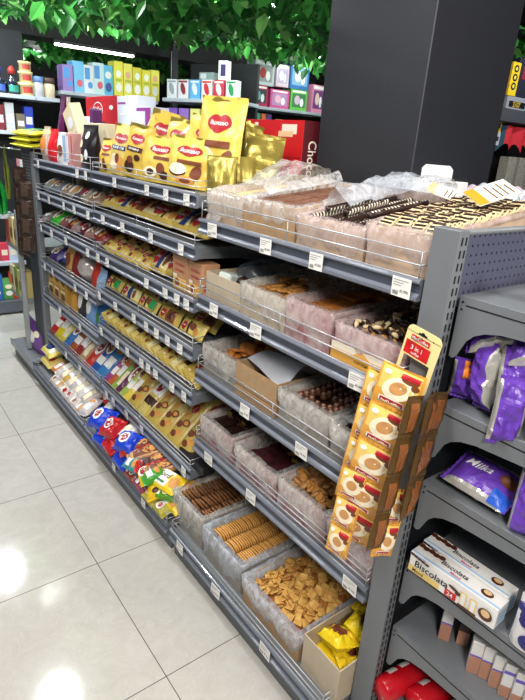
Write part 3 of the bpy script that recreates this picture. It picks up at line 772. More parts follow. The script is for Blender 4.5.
gb.prism(P, lambda p: (p[0]*.95, p[1]*.95, -.0035), lambda p: (p[0]*.95, p[1]*.95, .0035)); gb.prism(P, lambda p: (p[0], p[1], -.0018), lambda p: (p[0], p[1], .0018), 1)
gbm = gb.mesh('golden_biscuit', [GOLD, mat('golden_edge', (222, 168, 88), .6, var=.2, vscale=60)])
pl = []
for i in range(3):
    for k in range(36): pl.append(((xb+.03+k*.0098, .536+i*.0785, zt+.093+U(-.0015, .0015)), (U(-.03, .03), PI/2-.16+U(-.03, .03), U(-.02, .02))))
many([gbm], 'golden_biscuit', 'golden biscuit standing on edge in a tight row on the base shelf', 'biscuit', 'golden biscuits in three rows', pl)
r3, _ = tray('big film-lined box heaped with square crackers on the base shelf', xb-.008, .172, .42, .298, zt, .105, .12, CARD, FILMB, .085, 19, puff=.012, amp=.008)
def yz(x, y): return zt+.072+.055*math.sin(max(0, min(1, (y-.172)/.298))*PI)*math.sin(max(0, min(1, (x+.1)/.42))*PI)**.6
heap_base('cracker_pile', 'buried layer of square crackers in the big heaped box', 'crackers', xb+.002, xb+.402, .182, .46, lambda x, y: yz(x, y)-.003, GOLDE, zt+.006, .004)  # darker brown paints in the shade of the gaps between crackers
H = Heap(xb+.004, xb+.40, .182, .46, yz, .004)
ckm = [cracker_mesh('cracker', .0285, .0285, .0036, [YEL, GOLDE], s) for s in range(3)]
many(ckm, 'square_cracker', 'small square yellow cracker tumbled in the big heaped box', 'cracker', 'square crackers on the base shelf', [H.drop(.0142, .0048, jit=.38) for _ in range(298)])
r4, _ = tray('plain cardboard carton of yellow snack packets, nearest on the base shelf', xb-.004, .004, .40, .155, zt, .135, .135, CARDL)

# the boxes stand a little behind the wire guards
for o in COL.objects:
    if o not in _before and o.parent is None and o.location.x < .44 and not o.get('label', '').startswith(('white display', 'grey top shelf', 'white tray')) and o.type in ('MESH', 'EMPTY'):
        if o.get('category') == 'toy egg': continue
        o.location.x += .028 if o not in _base_before else .012
# ------------------------------------------------------------------ packets
def pil_z(x, y, L, W, T, seed=0, crk=0):
    u = 2*x/(L-.02); v = 2*y/W
    u = max(-1, min(1, u)); v = max(-1, min(1, v))
    h = (1-abs(u)**3.2)**.6*(1-abs(v)**2.6)**.55
    c_ = crk*(1-abs(ns(x*30+seed, y*30, seed*1.7))*2.2+.7*ns(x*62, y*62+seed, 3))*min(1, h*1.6) if crk else 0
    return T/2*h*(1+.12*ns(x*24+seed, y*24, seed, 1))+c_+.0006
def pillow_mesh(name, L, W, T, mats, seed=0, nu=20, nv=8, stripes=None, side=0, ends=0, crk=0, flat=False, sw=.13):
    """flow-wrapped packet, long axis x; stripes: list of (u0, u1, mat index) bands"""
    if crk: nu, nv = int(nu*1.3), int(nv*1.6)
    b = MB()
    def mf(u, v):
        for a, c_, k in (stripes or []):
            if a <= u <= c_: return k
        return side if (v < sw or v > 1-sw) else 0
    def wy(x, v):
        u = abs(2*x/L); return (v-.5)*W*(1-.05*max(0, (u-.8))*5*.3)
    def P(u, v, s):
        x = (u-.5)*(L-.016); y = wy(x, v)
        return (x, y, s*(pil_z(x, y, L, W, T, seed, crk)-.0006))
    b.grid(lambda u, v: P(u, v, 1), nu, nv, 0, not flat, mf)
    b.grid(lambda u, v: P(1-u, v, -1), nu, nv, 0, not flat, lambda u, v: side)
    for s in (-1, 1):                       # crimped fins with a zigzag edge
        x0 = s*(L/2-.008); n = 14; vs = []
        for i in range(n+1):
            y = (i/n-.5)*W*.99
            vs += [(x0, y, .0005*(-1)**i), (s*(L/2-(.0015 if i % 2 else 0)), y, .0008*(-1)**i+.002*math.sin(y*60+seed))]
        b.add(vs, [(2*i, 2*i+1, 2*i+3, 2*i+2) for i in range(n)], ends)
    return b.mesh(name, mats)
YW = [foil(216, 196, 112), foil(218, 208, 150), foil(198, 172, 84)]
BGW = [foil(224, 194, 88), foil(222, 200, 112), foil(214, 180, 74)]
RED = paint(168, 30, 42, .35); BROWN = paint(120, 62, 36, .5); CREAMP = paint(244, 232, 200, .45); NAVY = paint(34, 52, 110, .4); DKBR = paint(66, 34, 26, .4); WH = paint(246, 244, 240, .4)
OLIVE = foil(160, 144, 66, .3, .5)
def decal(fn, items):
    """items: (poly, mat index) or (text, w, cx, cy, mat, slant) drawn through fn(x, y)"""
    b = MB(); lay = 0
    for it in items:
        lay += 1; e = .00025*lay+(.0009 if isinstance(it[0], str) else 0)
        f = lambda x, y: fn(x, y, e)
        if isinstance(it[0], str): put_text(b, it[0], it[1], lambda x, y: f(x+it[2], y+it[3]), it[4], slant=it[5] if len(it) > 5 else 0)
        else: put_poly(b, it[0], f, it[1])
    return b
DM = [RED, WH, BROWN, CREAMP, NAVY, DKBR, paint(214, 150, 70, .5), paint(60, 130, 70, .4)]
def pack_decal(L, W, T, seed, items, name='printed_front', mats=DM, crk=0):
    return decal(lambda x, y, e: (x, y, pil_z(x, y, L, W, T, seed, crk)+e+crk*.16), items).mesh(name, mats)
def badge(cx, cy, a, b): return [(lips(cx, cy, a, b), 0), ('Яшкино', a*1.5, cx, cy, 1, .2)]
class Proto:
    """a packet mesh with its printed parts; put() stands a copy somewhere"""
    def __init__(s, name, body, parts): s.name, s.body, s.parts = name, body, parts
    def put(s, p, e, label, cat, group=None):
        o = place(s.body, s.name, None, p, e); tag(o, label, cat, group)
        for nm, me in s.parts: place(me, nm, o)
        return o
def rot(rz=0, tilt=0, roll=0):
    """roll about own long axis, turn about z, then lift the +x side by tilt"""
    return (Matrix.Rotation(-tilt, 3, 'Y') @ Matrix.Rotation(rz, 3, 'Z') @ Matrix.Rotation(roll, 3, 'X')).to_euler()
def ypack(L, W, T, style, seed=1):
    m = YW[style % 3]
    if style == 0: it = badge(-L*.22, 0, W*.30, W*.26)+[(ell(L*.12, W*.1, L*.10, W*.22), 2), (ell(L*.26, -W*.12, L*.09, W*.2), 6), (rect(-L*.06, L*.02, -W*.35, W*.35), 5)]
    elif style == 1: it = badge(L*.24, 0, W*.3, W*.26)+[(ell(-L*.08, W*.1, L*.12, W*.25), 2), (ell(-L*.26, -W*.1, L*.09, W*.24), 3), (ell(-L*.26, -W*.1, L*.05, W*.14), 6)]
    elif style == 2: it = [(ell(-L*.36, W*.12, L*.05, W*.2), 2), (ell(-L*.30, -W*.16, L*.05, W*.2), 6), (ell(-L*.20, W*.16, L*.055, W*.2), 2), (ell(-L*.13, -W*.15, L*.06, W*.22), 2), (ell(-L*.13, -W*.15, L*.035, W*.13), 6), (ell(-L*.02, W*.14, L*.05, W*.2), 6), (ell(L*.12, 0, L*.075, W*.22), 0), ('Яшкино', L*.10, L*.12, 0, 1), (ell(L*.28, W*.1, L*.07, W*.18), 0), (ell(L*.38, -W*.1, L*.05, W*.2), 2)]
    elif style == 3: it = [(rect(-L*.1, L*.2, -W*.4, W*.4), 1), (ell(L*.05, 0, L*.1, W*.2), 0), (rect(-L*.3, -L*.16, -W*.42, W*.42), 5)]
    elif style == 4: it = badge(-L*.2, 0, W*.32, W*.28)+[(rect(L*.0, L*.2, -W*.4, W*.4), 4), (ell(L*.3, 0, L*.06, W*.28), 2)]
    else: it = badge(-L*.16, 0, W*.32, W*.28)+[(rect(L*.02, L*.36, -W*.36, W*.36), 2), (ell(L*.18, 0, L*.1, W*.22), 5)]
    body = pillow_mesh('yellow_packet', L, W, T, [m, YW[2]], seed, side=1, ends=1, crk=.0035)
    return Proto('snack_packet', body, [('printed_front', pack_decal(L, W, T, seed, it, crk=.0035))])
SH = {1: 'top', 2: 'second', 3: 'third', 4: 'fourth', 5: 'fifth', 6: 'sixth'}

# ---- stand-up bags
def bag_z(x, z, w, h, d):
    u = abs(2*x/w); v = max(0, min(1, z/h))
    pr = (min(1, .78+v*1.6) if v < .2 else 1.0) * (1 if v < .45 else max(0, 1-((v-.45)/.5)**1.5))
    return d/2*(1-min(1, u)**2.8)**.55*pr
def bag_mesh(name, w, h, d, mats, seed=0, nu=14, nv=18, back=0, lean=.0, fold=0, amp=1, flat=False):
    b = MB()
    def P(u, v, s):
        x = (u-.5)*w*(1-.08*math.sin(v*PI)*.5+.0); z = v*h
        y = -s*bag_z(x, z, w, h, d)+amp*.004*ns(x*22+seed, z*22, s*3+seed)*(1 if v > .06 else 0)+amp*.006*ns(seed, z*9, x*9)*(v > .1)
        y -= lean*v*v
        if v > .9 and fold: y -= fold*(v-.9)*10*.02
        return (x, y, z)
    b.grid(lambda u, v: P(u, v, 1), nu, nv, 0, not flat)
    b.grid(lambda u, v: P(1-u, v, -1), nu, nv, back, not flat)
    vs = [P(i/nu, 0, 1) for i in range(nu+1)]+[P(i/nu, 0, -1) for i in range(nu+1)]
    b.add(vs, [(i, nu+1+i, nu+2+i, i+1) for i in range(nu)], back)
    return b.mesh(name, mats)
def ybag(w, h, d, style, seed, back=False):
    m = BGW[style % 3] if not back else OLIVE
    body = bag_mesh('yellow_bag', w, h, d, [m, OLIVE], seed, back=1, amp=2.6 if back else 1.5, flat=back, nu=18, nv=22)
    fn = lambda x, z, e: (x, -bag_z(x, z, w, h, d)-.0028-e+1.5*(.004*ns(x*22+seed, z*22, 3+seed)+.006*ns(seed, z*9, x*9)), z)
    it = [(lips(0, h*.72, w*.27, h*.10), 0), ('Яшкино', w*.40, 0, h*.72, 1, .2)]
    if style == 0: it += [(ell(-w*.2, h*.33, w*.2, h*.13), 1), (ell(-w*.2, h*.30, w*.19, h*.10), 5), (ell(-w*.2, h*.345, w*.19, h*.11), 3), (ell(w*.2, h*.3, w*.11, h*.16, rot=-.5), 2), (ell(w*.0, h*.14, w*.2, h*.09), 6), (ell(0, h*.13, w*.12, h*.05), 2), (rect(-w*.22, w*.3, h*.46, h*.53), 2)]
    elif style == 1: it += [(rect(-w*.3, w*.3, h*.49, h*.57), 4), ('вафли', w*.4, 0, h*.53, 1), (ell(-w*.1, h*.25, w*.2, h*.16), 3), (ell(w*.15, h*.22, w*.13, h*.14), 6), (ell(0, h*.32, w*.08, h*.1), 2)]
    elif style == 2: it += [(rect(-w*.28, w*.3, h*.48, h*.57), 5), ('печенье', w*.4, 0, h*.525, 1), (ell(w*.18, h*.38, w*.1, h*.06), 5), (ell(-w*.08, h*.2, w*.2, h*.12), 5), (ell(-w*.08, h*.32, w*.12, h*.07), 2)]
    else: it += [(rect(-w*.1, w*.3, h*.5, h*.57), 2), (ell(w*.1, h*.3, w*.1, h*.14, rot=.3), 2), (ell(-w*.15, h*.22, w*.17, h*.12), 3), (ell(-w*.15, h*.22, w*.1, h*.07), 5), (ell(w*.2, h*.18, w*.1, h*.09), 5)]
    return Proto('stand_up_bag', body, [] if back else [('printed_front', decal(fn, it).mesh('printed_front', DM))])
FR = -PI/2       # turns a front towards the aisle
yt = Z2[0]+DZ
front = [(1.845, .05, .105, .155, 3, .3, 'small yellow bag, leftmost of the yellow bags on the middle bay\'s top shelf'),
         (1.725, .06, .13, .215, 1, .35, 'yellow bag with dark blue band in the front row on the top shelf'),
         (1.575, .06, .145, .215, 2, .4, 'yellow bag with dark brown band in the front row on the top shelf'),
         (1.37, .075, .19, .175, 3, .5, 'squat yellow bag with two cookies, second from right in front row'),
         (1.165, .085, .19, .18, 0, .55, 'squat yellow bag, rightmost in the front row on the middle top shelf')]
for i, (y, x, w, h, st, rz, lab) in enumerate(front):
    rl_ = (.03, .1, .14, .05, .08)[i]; ybag(w, h, .075, st, i+1).put((x, y, yt+w*.42*math.sin(rl_)), (-.10, rl_, FR+rz), lab, 'snack bag', 'yellow stand-up bags')
second = [(1.62, .17, .16, .275, 2, .6, .15, 'yellow bag with torn top leaning behind the dark brown banded bag', 0),
          (1.46, .17, .16, .25, 3, .3, .2, 'tilted yellow bag behind the squat bags, left of the tall one', 0),
          (1.31, .18, .16, .25, 0, .9, .2, 'yellow bag turned half sideways behind the squat front bags', 0),
          (1.10, .165, .19, .325, 0, .5, .08, 'tall yellow bag with red badge and cream cakes, highest of all', 0),
          (1.02, .30, .15, .21, 0, .9, .2, 'olive gold bag turned away, first right of the tall yellow bag', 1),
          (1.12, .31, .15, .24, 1, 1.3, .2, 'olive gold bag lying askew behind the tall yellow bag', 1),
          (1.26, .32, .16, .25, 1, .6, .15, 'olive gold bag standing at the back behind the yellow bags', 1),
          (1.74, .19, .14, .26, 1, -.3, .1, 'yellow bag standing at the back behind the blue banded bag', 0)]
for i, (y, x, w, h, st, rz, tl, lab, bk) in enumerate(second):
    rl_ = (.2, .12, .3, .04, .1, -.2, .25, .15)[i]; ybag(w, h, .08, st, i+11, bk).put((x, y, yt+.001+w*.42*abs(math.sin(rl_))), (-tl, rl_, FR+rz), lab, 'snack bag', 'yellow stand-up bags')
small = ybag(.11, .13, .06, 1, 33, True)
for i, (u, v, x, rz, lab) in enumerate([(236, 172, .12, .8, 'small olive foil bag squeezed beside the first film-covered box'), (252, 166, .22, 1.2, 'small olive foil bag behind the first film-covered box'), (268, 163, .32, .4, 'rightmost small olive foil bag before the red carton')]):
    small.put((x, .995+.02*i, yt+.001), (-.1, 0, FR+rz), lab, 'snack bag', 'small olive foil bags')

def row(protos, n, y0, y1, x, z, e, desc, shelf_words, cat, group, jit=.0, start=0, zj=0, rj=.04):
    for i in range(n):
        y = y1+(y0-y1)*(i+.5)/n
        pr = protos[i % len(protos)]
        ee = e(i) if callable(e) else e
        d = desc[i % len(desc)] if isinstance(desc, (list, tuple)) else desc
        pr.put((x+U(-jit, jit), y, z+U(0, zj)), ee, '%s, %s from the left on %s' % (d, ORD[i+start], shelf_words), cat, group)
# second shelf: big yellow packets leaning back
z = Z2[1]+DZ
A = [ypack(.20, .125, .045, s, s) for s in (0, 4, 5, 1)]
row(A, 7, .975, 1.925, .10, z+.062, lambda i: rot(FR+U(-.12, .12), .55, 0), 'big yellow packet', 'the middle bay\'s second shelf', 'snack packet', 'big yellow packets on the second shelf', .004)
row(A[::-1], 6, .985, 1.915, .24, z+.085, lambda i: rot(FR+U(-.12, .12), .8, 0), 'big yellow packet in the back row', 'second middle shelf', 'snack packet', 'back row of yellow packets on the second shelf', .004)
# third shelf: slanting narrow packets, one square pack, brown cartons
z = Z2[2]+DZ
B_ = [ypack(.21, .05, .035, s, s+5) for s in (2, 5, 0)]
row(B_, 11, 1.42, 1.925, .125, z+.062, lambda i: rot(.12+U(-.05, .05), .42, .45), 'narrow slanting yellow packet', 'the middle bay\'s third shelf', 'snack packet', 'narrow yellow packets on the third shelf', .003)
ypack(.15, .13, .05, 4, 3).put((.085, 1.345, z+.067), rot(FR, .75), 'square yellow packet with red badge left of the brown cartons, third shelf', 'snack packet')
ypack(.15, .10, .05, 5, 4).put((.09, 1.235, z+.067), rot(FR+.2, .85), 'narrow orange-brown packet leaning against the brown cartons, third shelf', 'snack packet')
def carton_proto(name, w, d, h, mats, items, side_items=None, top_items=None, bev=.0015):
    """front face at local -y, w along x, standing on z=0"""
    b = MB(); b.box(-w/2, w/2, -d/2, d/2, 0, h, 0, b=bev)
    parts = [('printed_front', decal(lambda x, z_, e: (x, -d/2-.0004-e, z_), items).mesh('printed_front', mats))] if items else []
    if side_items: parts.append(('printed_side', decal(lambda x, z_, e: (w/2+.0004+e, x, z_), side_items).mesh('printed_side', mats)))
    if top_items: parts.append(('printed_top', decal(lambda x, z_, e: (x, z_, h+.0004+e), top_items).mesh('printed_top', mats)))
    return Proto(name, b.mesh(name, mats[0]), parts)
BC = [paint(196, 146, 108, .5), paint(190, 44, 66, .4), paint(232, 198, 120, .45), paint(150, 84, 50, .5), paint(240, 230, 210), paint(228, 178, 60)]
it = [('сахарное', .075, 0, .10, 1), ('печенье', .07, 0, .078, 1), (rect(-.05, .05, .005, .05), 2), (ell(-.02, .03, .02, .016), 3), (ell(.025, .027, .02, .018), 5), (rect(-.05, -.02, .05, .062), 4)]
bc = carton_proto('biscuit_carton', .115, .07, .135, BC, it, [(rect(-.03, .03, .01, .03), 4), (rect(-.03, .03, .04, .06), 1)])
bc.put((.065, 1.125, z), (0, 0, FR), 'brown biscuit carton with red lettering, left one on the third shelf', 'carton', 'brown biscuit cartons')
bc.put((.065, 1.005, z), (0, 0, FR-.05), 'brown biscuit carton with red lettering, right one by the near bay', 'carton', 'brown biscuit cartons')
# fourth shelf: long wafer packets laid along the front, two rows
z = Z2[3]+DZ
C_ = [ypack(.18, .072, .04, s, s+2) for s in (0, 4, 0, 5)]
row(C_, 5, .972, 1.928, .062, z+.046, lambda i: rot(FR+U(-.03, .03), 1.0), 'long yellow wafer packet in front', 'the middle bay\'s fourth shelf', 'wafer packet', 'front wafer packets on the fourth shelf')
row(C_[::-1], 5, .985, 1.915, .135, z+.062, lambda i: rot(FR+U(-.03, .03), .75), 'long yellow wafer packet behind', 'the middle bay\'s fourth shelf', 'wafer packet', 'rear wafer packets on the fourth shelf')
for i, y in enumerate((1.735, 1.355)):
    tag(MB().box(-.02, .02, -.022, .022, -.003, .003, b=.002).build('green_clip', paint(40, 140, 70), None, (.026, y, z+.072), (0, -.9, 0)), 'small green sticker tab on the %s wafer packets, fourth shelf' % ('left', 'middle')[i], 'tab')
# fifth shelf: many narrow packets on edge
z = Z2[4]+DZ
D_ = [ypack(.20, .075, .036, s, s+9) for s in (2, 1, 3, 5)]
row(D_, 17, .97, 1.93, .115, z+.068, lambda i: rot(.06+U(-.06, .06), .30+U(-.04, .04), .85+U(-.1, .1)), 'yellow and brown packet on edge', 'the middle bay\'s fifth shelf', 'snack packet', 'packets on edge on the fifth shelf')
# sixth, tall shelf
z = Z2[5]+DZ
TAN2 = [foil(222, 210, 150), foil(150, 60, 110), foil(196, 90, 40), foil(110, 150, 60), foil(90, 40, 90), foil(70, 120, 70)]
def cpack(L, W, T, cols, items, seed=1, name='snack_packet', stripes=None, mats=None):
    mm = [foil(*c_) if len(c_) < 4 else c_ for c_ in cols]
    return Proto(name, pillow_mesh(name, L, W, T, mm, seed, side=0, ends=len(mm)-1, stripes=stripes, crk=.004), [('printed_front', pack_decal(L, W, T, seed, items, mats=mats or DM, crk=.004))] if items else [])
def std(L, W, k=0): return [[(ell(L*.1, 0, L*.14, W*.28), 3), (ell(L*.1, 0, L*.1, W*.2), 2), (rect(-L*.3, -L*.12, -W*.3, W*.3), 1)], [(rect(-L*.25, L*.0, -W*.32, W*.32), 1), (ell(L*.2, 0, L*.1, W*.3), 6)], [(rect(-L*.38, -L*.05, -W*.2, W*.2), 3), (ell(L*.2, 0, L*.12, W*.25), 0)], [(ell(0, 0, L*.2, W*.32), 1), (ell(0, 0, L*.15, W*.2), 0)]][k % 4]
E_ = [ypack(.30, .098, .04, 2, 3), ypack(.30, .098, .04, 2, 4)]
names = ['purple', 'orange-brown', 'pale green', 'dark purple', 'leaf green', 'yellow']
cols = [(150, 70, 130), (190, 96, 50), (150, 180, 80), (100, 44, 84), (170, 190, 90), (232, 206, 84)]
for i in range(6):
    y = 1.90-i*.052
    cpack(.27, .075, .035, [cols[i]], std(.27, .075, i), i).put((.125, y, z+.105), rot(.0+U(-.05, .05), .72, .5), 'narrow %s packet leaning back, at the left of the sixth middle shelf' % names[i], 'snack packet', 'narrow packets at the left of the sixth shelf')
for i in range(6):
    y = 1.585-i*.102
    st = E_[i % 2] if i != 1 else ypack(.30, .098, .04, 3, 8)
    st.put((.135, y, z+.115), rot(U(-.05, .05), .70, .08), ('long yellow packet with white panel leaning back on the sixth middle shelf' if i == 1 else 'long yellow packet with brown ovals, %s from the left on sixth middle shelf' % ORD[i]), 'snack packet', 'long yellow packets on the sixth shelf')
for i in range(5):
    y = 1.54-i*.11
    E_[i % 2].put((.26, y, z+.165), rot(U(-.05, .05), 1.05, .05), 'long yellow packet in the back row, %s from left on sixth middle shelf' % ORD[i], 'snack packet', 'back row of long yellow packets')
tag(MB().box(-.03, .03, -.10, .10, -.02, .02, b=.004).build('dark_carton', paint(30, 30, 36), None, (.05, 1.0, z+.021), (0, 0, 0)), 'flat dark carton at the right end of the sixth middle shelf', 'carton')

# base shelf of middle bay
z = ZB+DZ
def bp(L, W, T, col, items, seed, p, e, lab, cat='snack packet', group=None, mats=None):
    return cpack(L, W, T, [col], items, seed, mats=mats).put(p, e, lab, cat, group)
X0 = XB
torti = [(rect(-.065, .025, -.04, .04), 1), ('Torti', .075, -.02, .010, 5, .1), (rect(-.05, .01, -.030, -.020), 7), (ell(.05, 0, .02, .03), 6)]
torti2 = [(rect(-.05, .02, -.038, .038), 1), ('Torti', .06, -.015, .008, 5, .1), (ell(.04, 0, .015, .03), 6)]
def bq(u, v, zc, L, W, T, col, items, seed, e, lab, crk=.005, flat=True, mats=None):
    q = at('z', ZB+zc, u, v)
    body = pillow_mesh('snack_packet', L, W, T, [foil(*col)], seed, crk=crk, flat=flat)
    Proto('snack_packet', body, [('printed_front', pack_decal(L, W, T, seed, items, mats=mats or DM, crk=crk))] if items else []).put(q, e, lab, 'snack packet')
ov_ = lambda L, W: [(ell(0, 0, L*.2, W*.28), 1), (ell(0, 0, L*.15, W*.2), 0)]
BL, RD = (20, 64, 205), (190, 24, 30)
bq(103, 419, .125, .155, .125, .085, BL, ov_(.15, .12), 3, rot(FR+.3, .55), 'shiny blue bag, topmost and leftmost of the blue and red bags', .007)
bq(105, 436, .055, .13, .11, .07, BL, None, 4, rot(FR+.1, .6), 'shiny blue bag under the leftmost blue one on the base shelf', .007)
bq(113, 428, .125, .135, .115, .08, RD, ov_(.13, .11), 5, rot(FR+.3, .55), 'shiny red bag between the blue ones on the base shelf', .007)
bq(113, 444, .055, .12, .10, .07, RD, None, 6, rot(FR, .6), 'shiny red bag lower in front between the blue bags', .007)
bq(129, 443, .135, .150, .115, .085, BL, ov_(.15, .11), 7, rot(FR+.3, .5), 'shiny blue bag right of the red bags, upper one', .007)
bq(125, 457, .055, .13, .11, .07, BL, None, 8, rot(FR, .6), 'shiny blue bag right of the red bags, lower front one', .007)
bq(133, 430, .14, .13, .08, .05, (226, 222, 216), std(.13, .08, 2), 31, rot(.2, .2), 'white crinkled packet behind the right-hand blue bag')
for k, (u, v, c_, nm) in enumerate([(139, 446, (170, 50, 34), 'red and brown'), (147, 453, (206, 164, 116), 'tan'), (154, 461, (196, 40, 40), 'bright red'), (162, 468, (186, 140, 96), 'pale brown')]):
    bq(u, v, .135, .19, .068, .045, c_, [(rect(-.06, .06, -.022, .022), 5 if k % 2 == 0 else 2), (ell(.02, 0, .035, .018), 6)], k+9, rot(-.35, .30, .15), nm+' long packet lying inwards, right of the blue bags')
bq(134, 464, .10, .12, .075, .045, (44, 140, 150), std(.12, .075, 1), 15, rot(FR+.2, .6), 'teal packet in front of the long brown packets, base shelf')
bq(146, 474, .10, .12, .075, .045, (232, 196, 36), std(.12, .075, 3), 16, rot(FR-.3, .6), 'yellow packet with red oval right of the teal one')
bq(154, 476, .125, .11, .07, .05, (70, 165, 50), std(.11, .07, 1), 17, rot(-.2, .35), 'bright green packet between yellow ones on the middle base shelf')
bq(168, 481, .125, .165, .10, .045, (238, 204, 40), torti, 18, rot(FR+.2, .32), 'yellow packet with white name panel at the right of the middle base shelf', .003, False)
bq(184, 485, .11, .12, .095, .045, (238, 204, 40), torti2, 19, rot(FR+.1, .25), 'yellow packet with white name panel beside the oat biscuit box', .003, False)
bq(156, 487, .085, .13, .075, .04, (236, 196, 30), [(ell(-.02, 0, .02, .02), 0), (ell(.03, .01, .015, .015), 5)], 20, rot(FR-.6, .6), 'yellow packet with dark spots below the white name panel')
bq(166, 493, .085, .13, .07, .04, (90, 150, 40), std(.13, .07, 0), 21, rot(FR+.5, .5), 'olive green packet at the right front of the middle base shelf')
bq(173, 503, .055, .14, .07, .04, (226, 200, 50), std(.14, .07, 1), 22, rot(FR+.1, .5), 'yellow packet low at the right front, next to the oat box')
for k, (u, v, c_, nm) in enumerate([(133, 474, (140, 50, 44), 'dark red'), (142, 484, (150, 60, 90), 'plum'), (152, 497, (196, 180, 60), 'mustard'), (162, 508, (170, 160, 60), 'olive yellow')]):
    bq(u, v, .035, .11, .06, .035, c_, std(.11, .06, k), k+24, rot(FR, .35), nm+' small packet at the very front of the base shelf')

# far bay -------------------------------------------------------------
z = Z3[0]+DZ
def sbag(col, w, h, d, x, y, zz, rz, tl, lab, seed, items=None, m=None):
    body = bag_mesh('bag', w, h, d, [m or foil(*col)], seed)
    fn = lambda xx, z_, e: (xx, -bag_z(xx, z_, w, h, d)-.0025-e+.004*ns(xx*22+seed, z_*22, 3+seed)+.006*ns(seed, z_*9, xx*9), z_)
    return Proto('stand_up_bag', body, [('printed_front', decal(fn, items).mesh('printed_front', DM+[paint(190, 40, 130), paint(200, 120, 60)]))] if items else []).put((x, y, zz), (-tl, 0, FR+rz), lab, 'snack bag')
sbag((0, 0, 0), .13, .19, .08, .07, 2.80, z, 0, .0, 'clear bag of copper-coloured snacks at the left end, far top shelf', 1, [(ell(0, .09, .045, .05), 9)], film_mat('clear_pack', (226, 206, 190), .5))
sbag((0, 0, 0), .13, .36, .07, .18, 2.83, z, 0, .05, 'tall clear bag with orange content behind the copper one', 2, [(ell(.01, .2, .04, .06), 9)], film_mat('clear_pack', (226, 206, 190), .5))
sbag((84, 26, 70), .13, .36, .07, .13, 2.70, z, -.1, .02, 'tall dark purple bag standing at the left, far top shelf', 3)
sbag((196, 24, 34), .13, .18, .07, .06, 2.66, z, 0, .05, 'red glossy pouch in front of the tall dark purple bag', 4)
sbag((232, 226, 220), .11, .165, .06, .06, 2.50, z, .2, .05, 'white crumpled bag right of the red pouch', 5, [(ell(0, .07, .03, .03), 2)])
CP = [paint(232, 230, 234), paint(150, 180, 214), paint(206, 150, 146), paint(220, 206, 170), paint(190, 40, 130), paint(86, 40, 96), paint(190, 30, 40), paint(30, 26, 30)]
carton_proto('carton', .07, .05, .165, CP, [(rect(-.02, .025, .02, .15), 1)]).put((.055, 2.40, z), (0, 0, FR), 'white carton with pale blue panel on the far top shelf', 'carton')
carton_proto('carton', .08, .05, .165, [CP[2]]+CP, [(rect(-.035, -.015, .02, .15), 1), (rect(.02, .03, .02, .15), 7)]).put((.055, 2.315, z), (0, 0, FR+.05), 'pinkish carton with white stripe on the far top shelf', 'carton')
sbag((32, 28, 32), .19, .21, .08, .075, 2.14, z, 0, .04, 'black bag with pale flower pattern beside the yellow bags', 7, [(ell(-.04, .12, .025, .02), 3), (ell(.02, .16, .02, .018), 1), (ell(-.03, .05, .03, .02), 3), (ell(.04, .07, .02, .025), 1)])
carton_proto('carton', .13, .06, .20, [CP[3]]+CP, [(rect(-.03, .05, .03, .035), 2), (rect(-.03, .05, .05, .055), 2), (ell(0, .12, .04, .03), 1)]).put((.14, 2.43, z+.11), (.12, -.42, FR), 'beige carton tilted on top of the others, far top shelf', 'carton')
carton_proto('carton', .20, .05, .16, CP, [(rect(-.05, .02, .06, .15), 7), (rect(-.09, -.07, .02, .15), 1)]).put((.13, 2.52, z), (0, 0, FR), 'whitish carton supporting the tilted beige one', 'carton')
carton_proto('carton', .05, .05, .30, [CP[5]]+CP, None).put((.24, 2.53, z), (0, .2, FR), 'narrow dark purple carton behind the tilted beige one', 'carton')
carton_proto('carton', .24, .05, .22, [CP[3]]+CP, [(rect(-.02, .02, .12, .2), 5), (rect(.04, .10, .10, .2), 4), (rect(-.1, -.04, .1, .2), 2)]).put((.15, 2.17, z), (0, 0, FR), 'cream carton with magenta mark behind the black flowered bag', 'carton')
carton_proto('carton', .17, .05, .26, [CP[0]]+CP, [(rect(-.05, .05, .15, .21), 7), (rect(-.08, -.02, .22, .255), 2)]).put((.285, 2.71, z), (0, 0, FR), 'tall white and lilac carton behind the red pouch', 'carton')
# cartons at the back of the far and middle top shelves
KM = [paint(196, 26, 40), paint(240, 240, 240), paint(92, 40, 30), paint(214, 222, 236), paint(150, 60, 150), paint(226, 120, 90)]
kk = [(ell(-.04, .30, .075, .042), 1), (ell(-.04, .30, .068, .036), 0), ('KitKat', .12, -.04, .30, 1, .2), (ell(.02, .22, .07, .02), 2), (ell(.08, .2, .05, .015), 1), (ell(.16, .31, .03, .012), 1)]
carton_proto('display_carton', .46, .10, .37, KM, kk).put((.36, 2.585, z), (0, 0, FR), 'big red carton with white oval logo at the back of top shelf', 'carton')
carton_proto('display_carton', .26, .10, .365, [KM[3]]+KM, [(rect(-.12, -.02, .325, .335), 5), (rect(-.1, .1, .27, .28), 2)]).put((.36, 2.215, z), (0, 0, FR), 'pale blue-white carton right of the big red one', 'carton')
carton_proto('display_carton', .16, .10, .31, [KM[3]]+KM, [(rect(-.08, .08, .29, .305), 5), (rect(.02, .08, .05, .29), 5), (rect(-.06, .0, .2, .27), 2)]).put((.345, 1.99, z), (0, 0, FR), 'pale carton with purple edge behind the yellow bags', 'carton')
CH = [paint(200, 18, 30), paint(84, 20, 30), paint(238, 226, 210), paint(236, 190, 150), paint(60, 110, 190)]
carton_proto('display_carton', .42, .12, .285, CH, [(rect(.08, .17, .235, .27), 2), (rect(.06, .15, .225, .245), 3), (rect(-.1, -.075, .24, .275), 2), (rect(-.2, .2, .15, .152), 1)], [(rect(-.06, .03, .0, .285), 1)]).put((.51, 1.165, 1.446), (0, 0, FR), 'red carton with dark side panel, behind the olive foil bags', 'carton')
rc = bpy.data.objects[-1]
b = MB(); put_text(b, 'Choco', .13, lambda x, y: (.2118, -.015-y*1.0, .15-x) if 0 else (.2118, y-.012, .15-x), 0, height=.042)
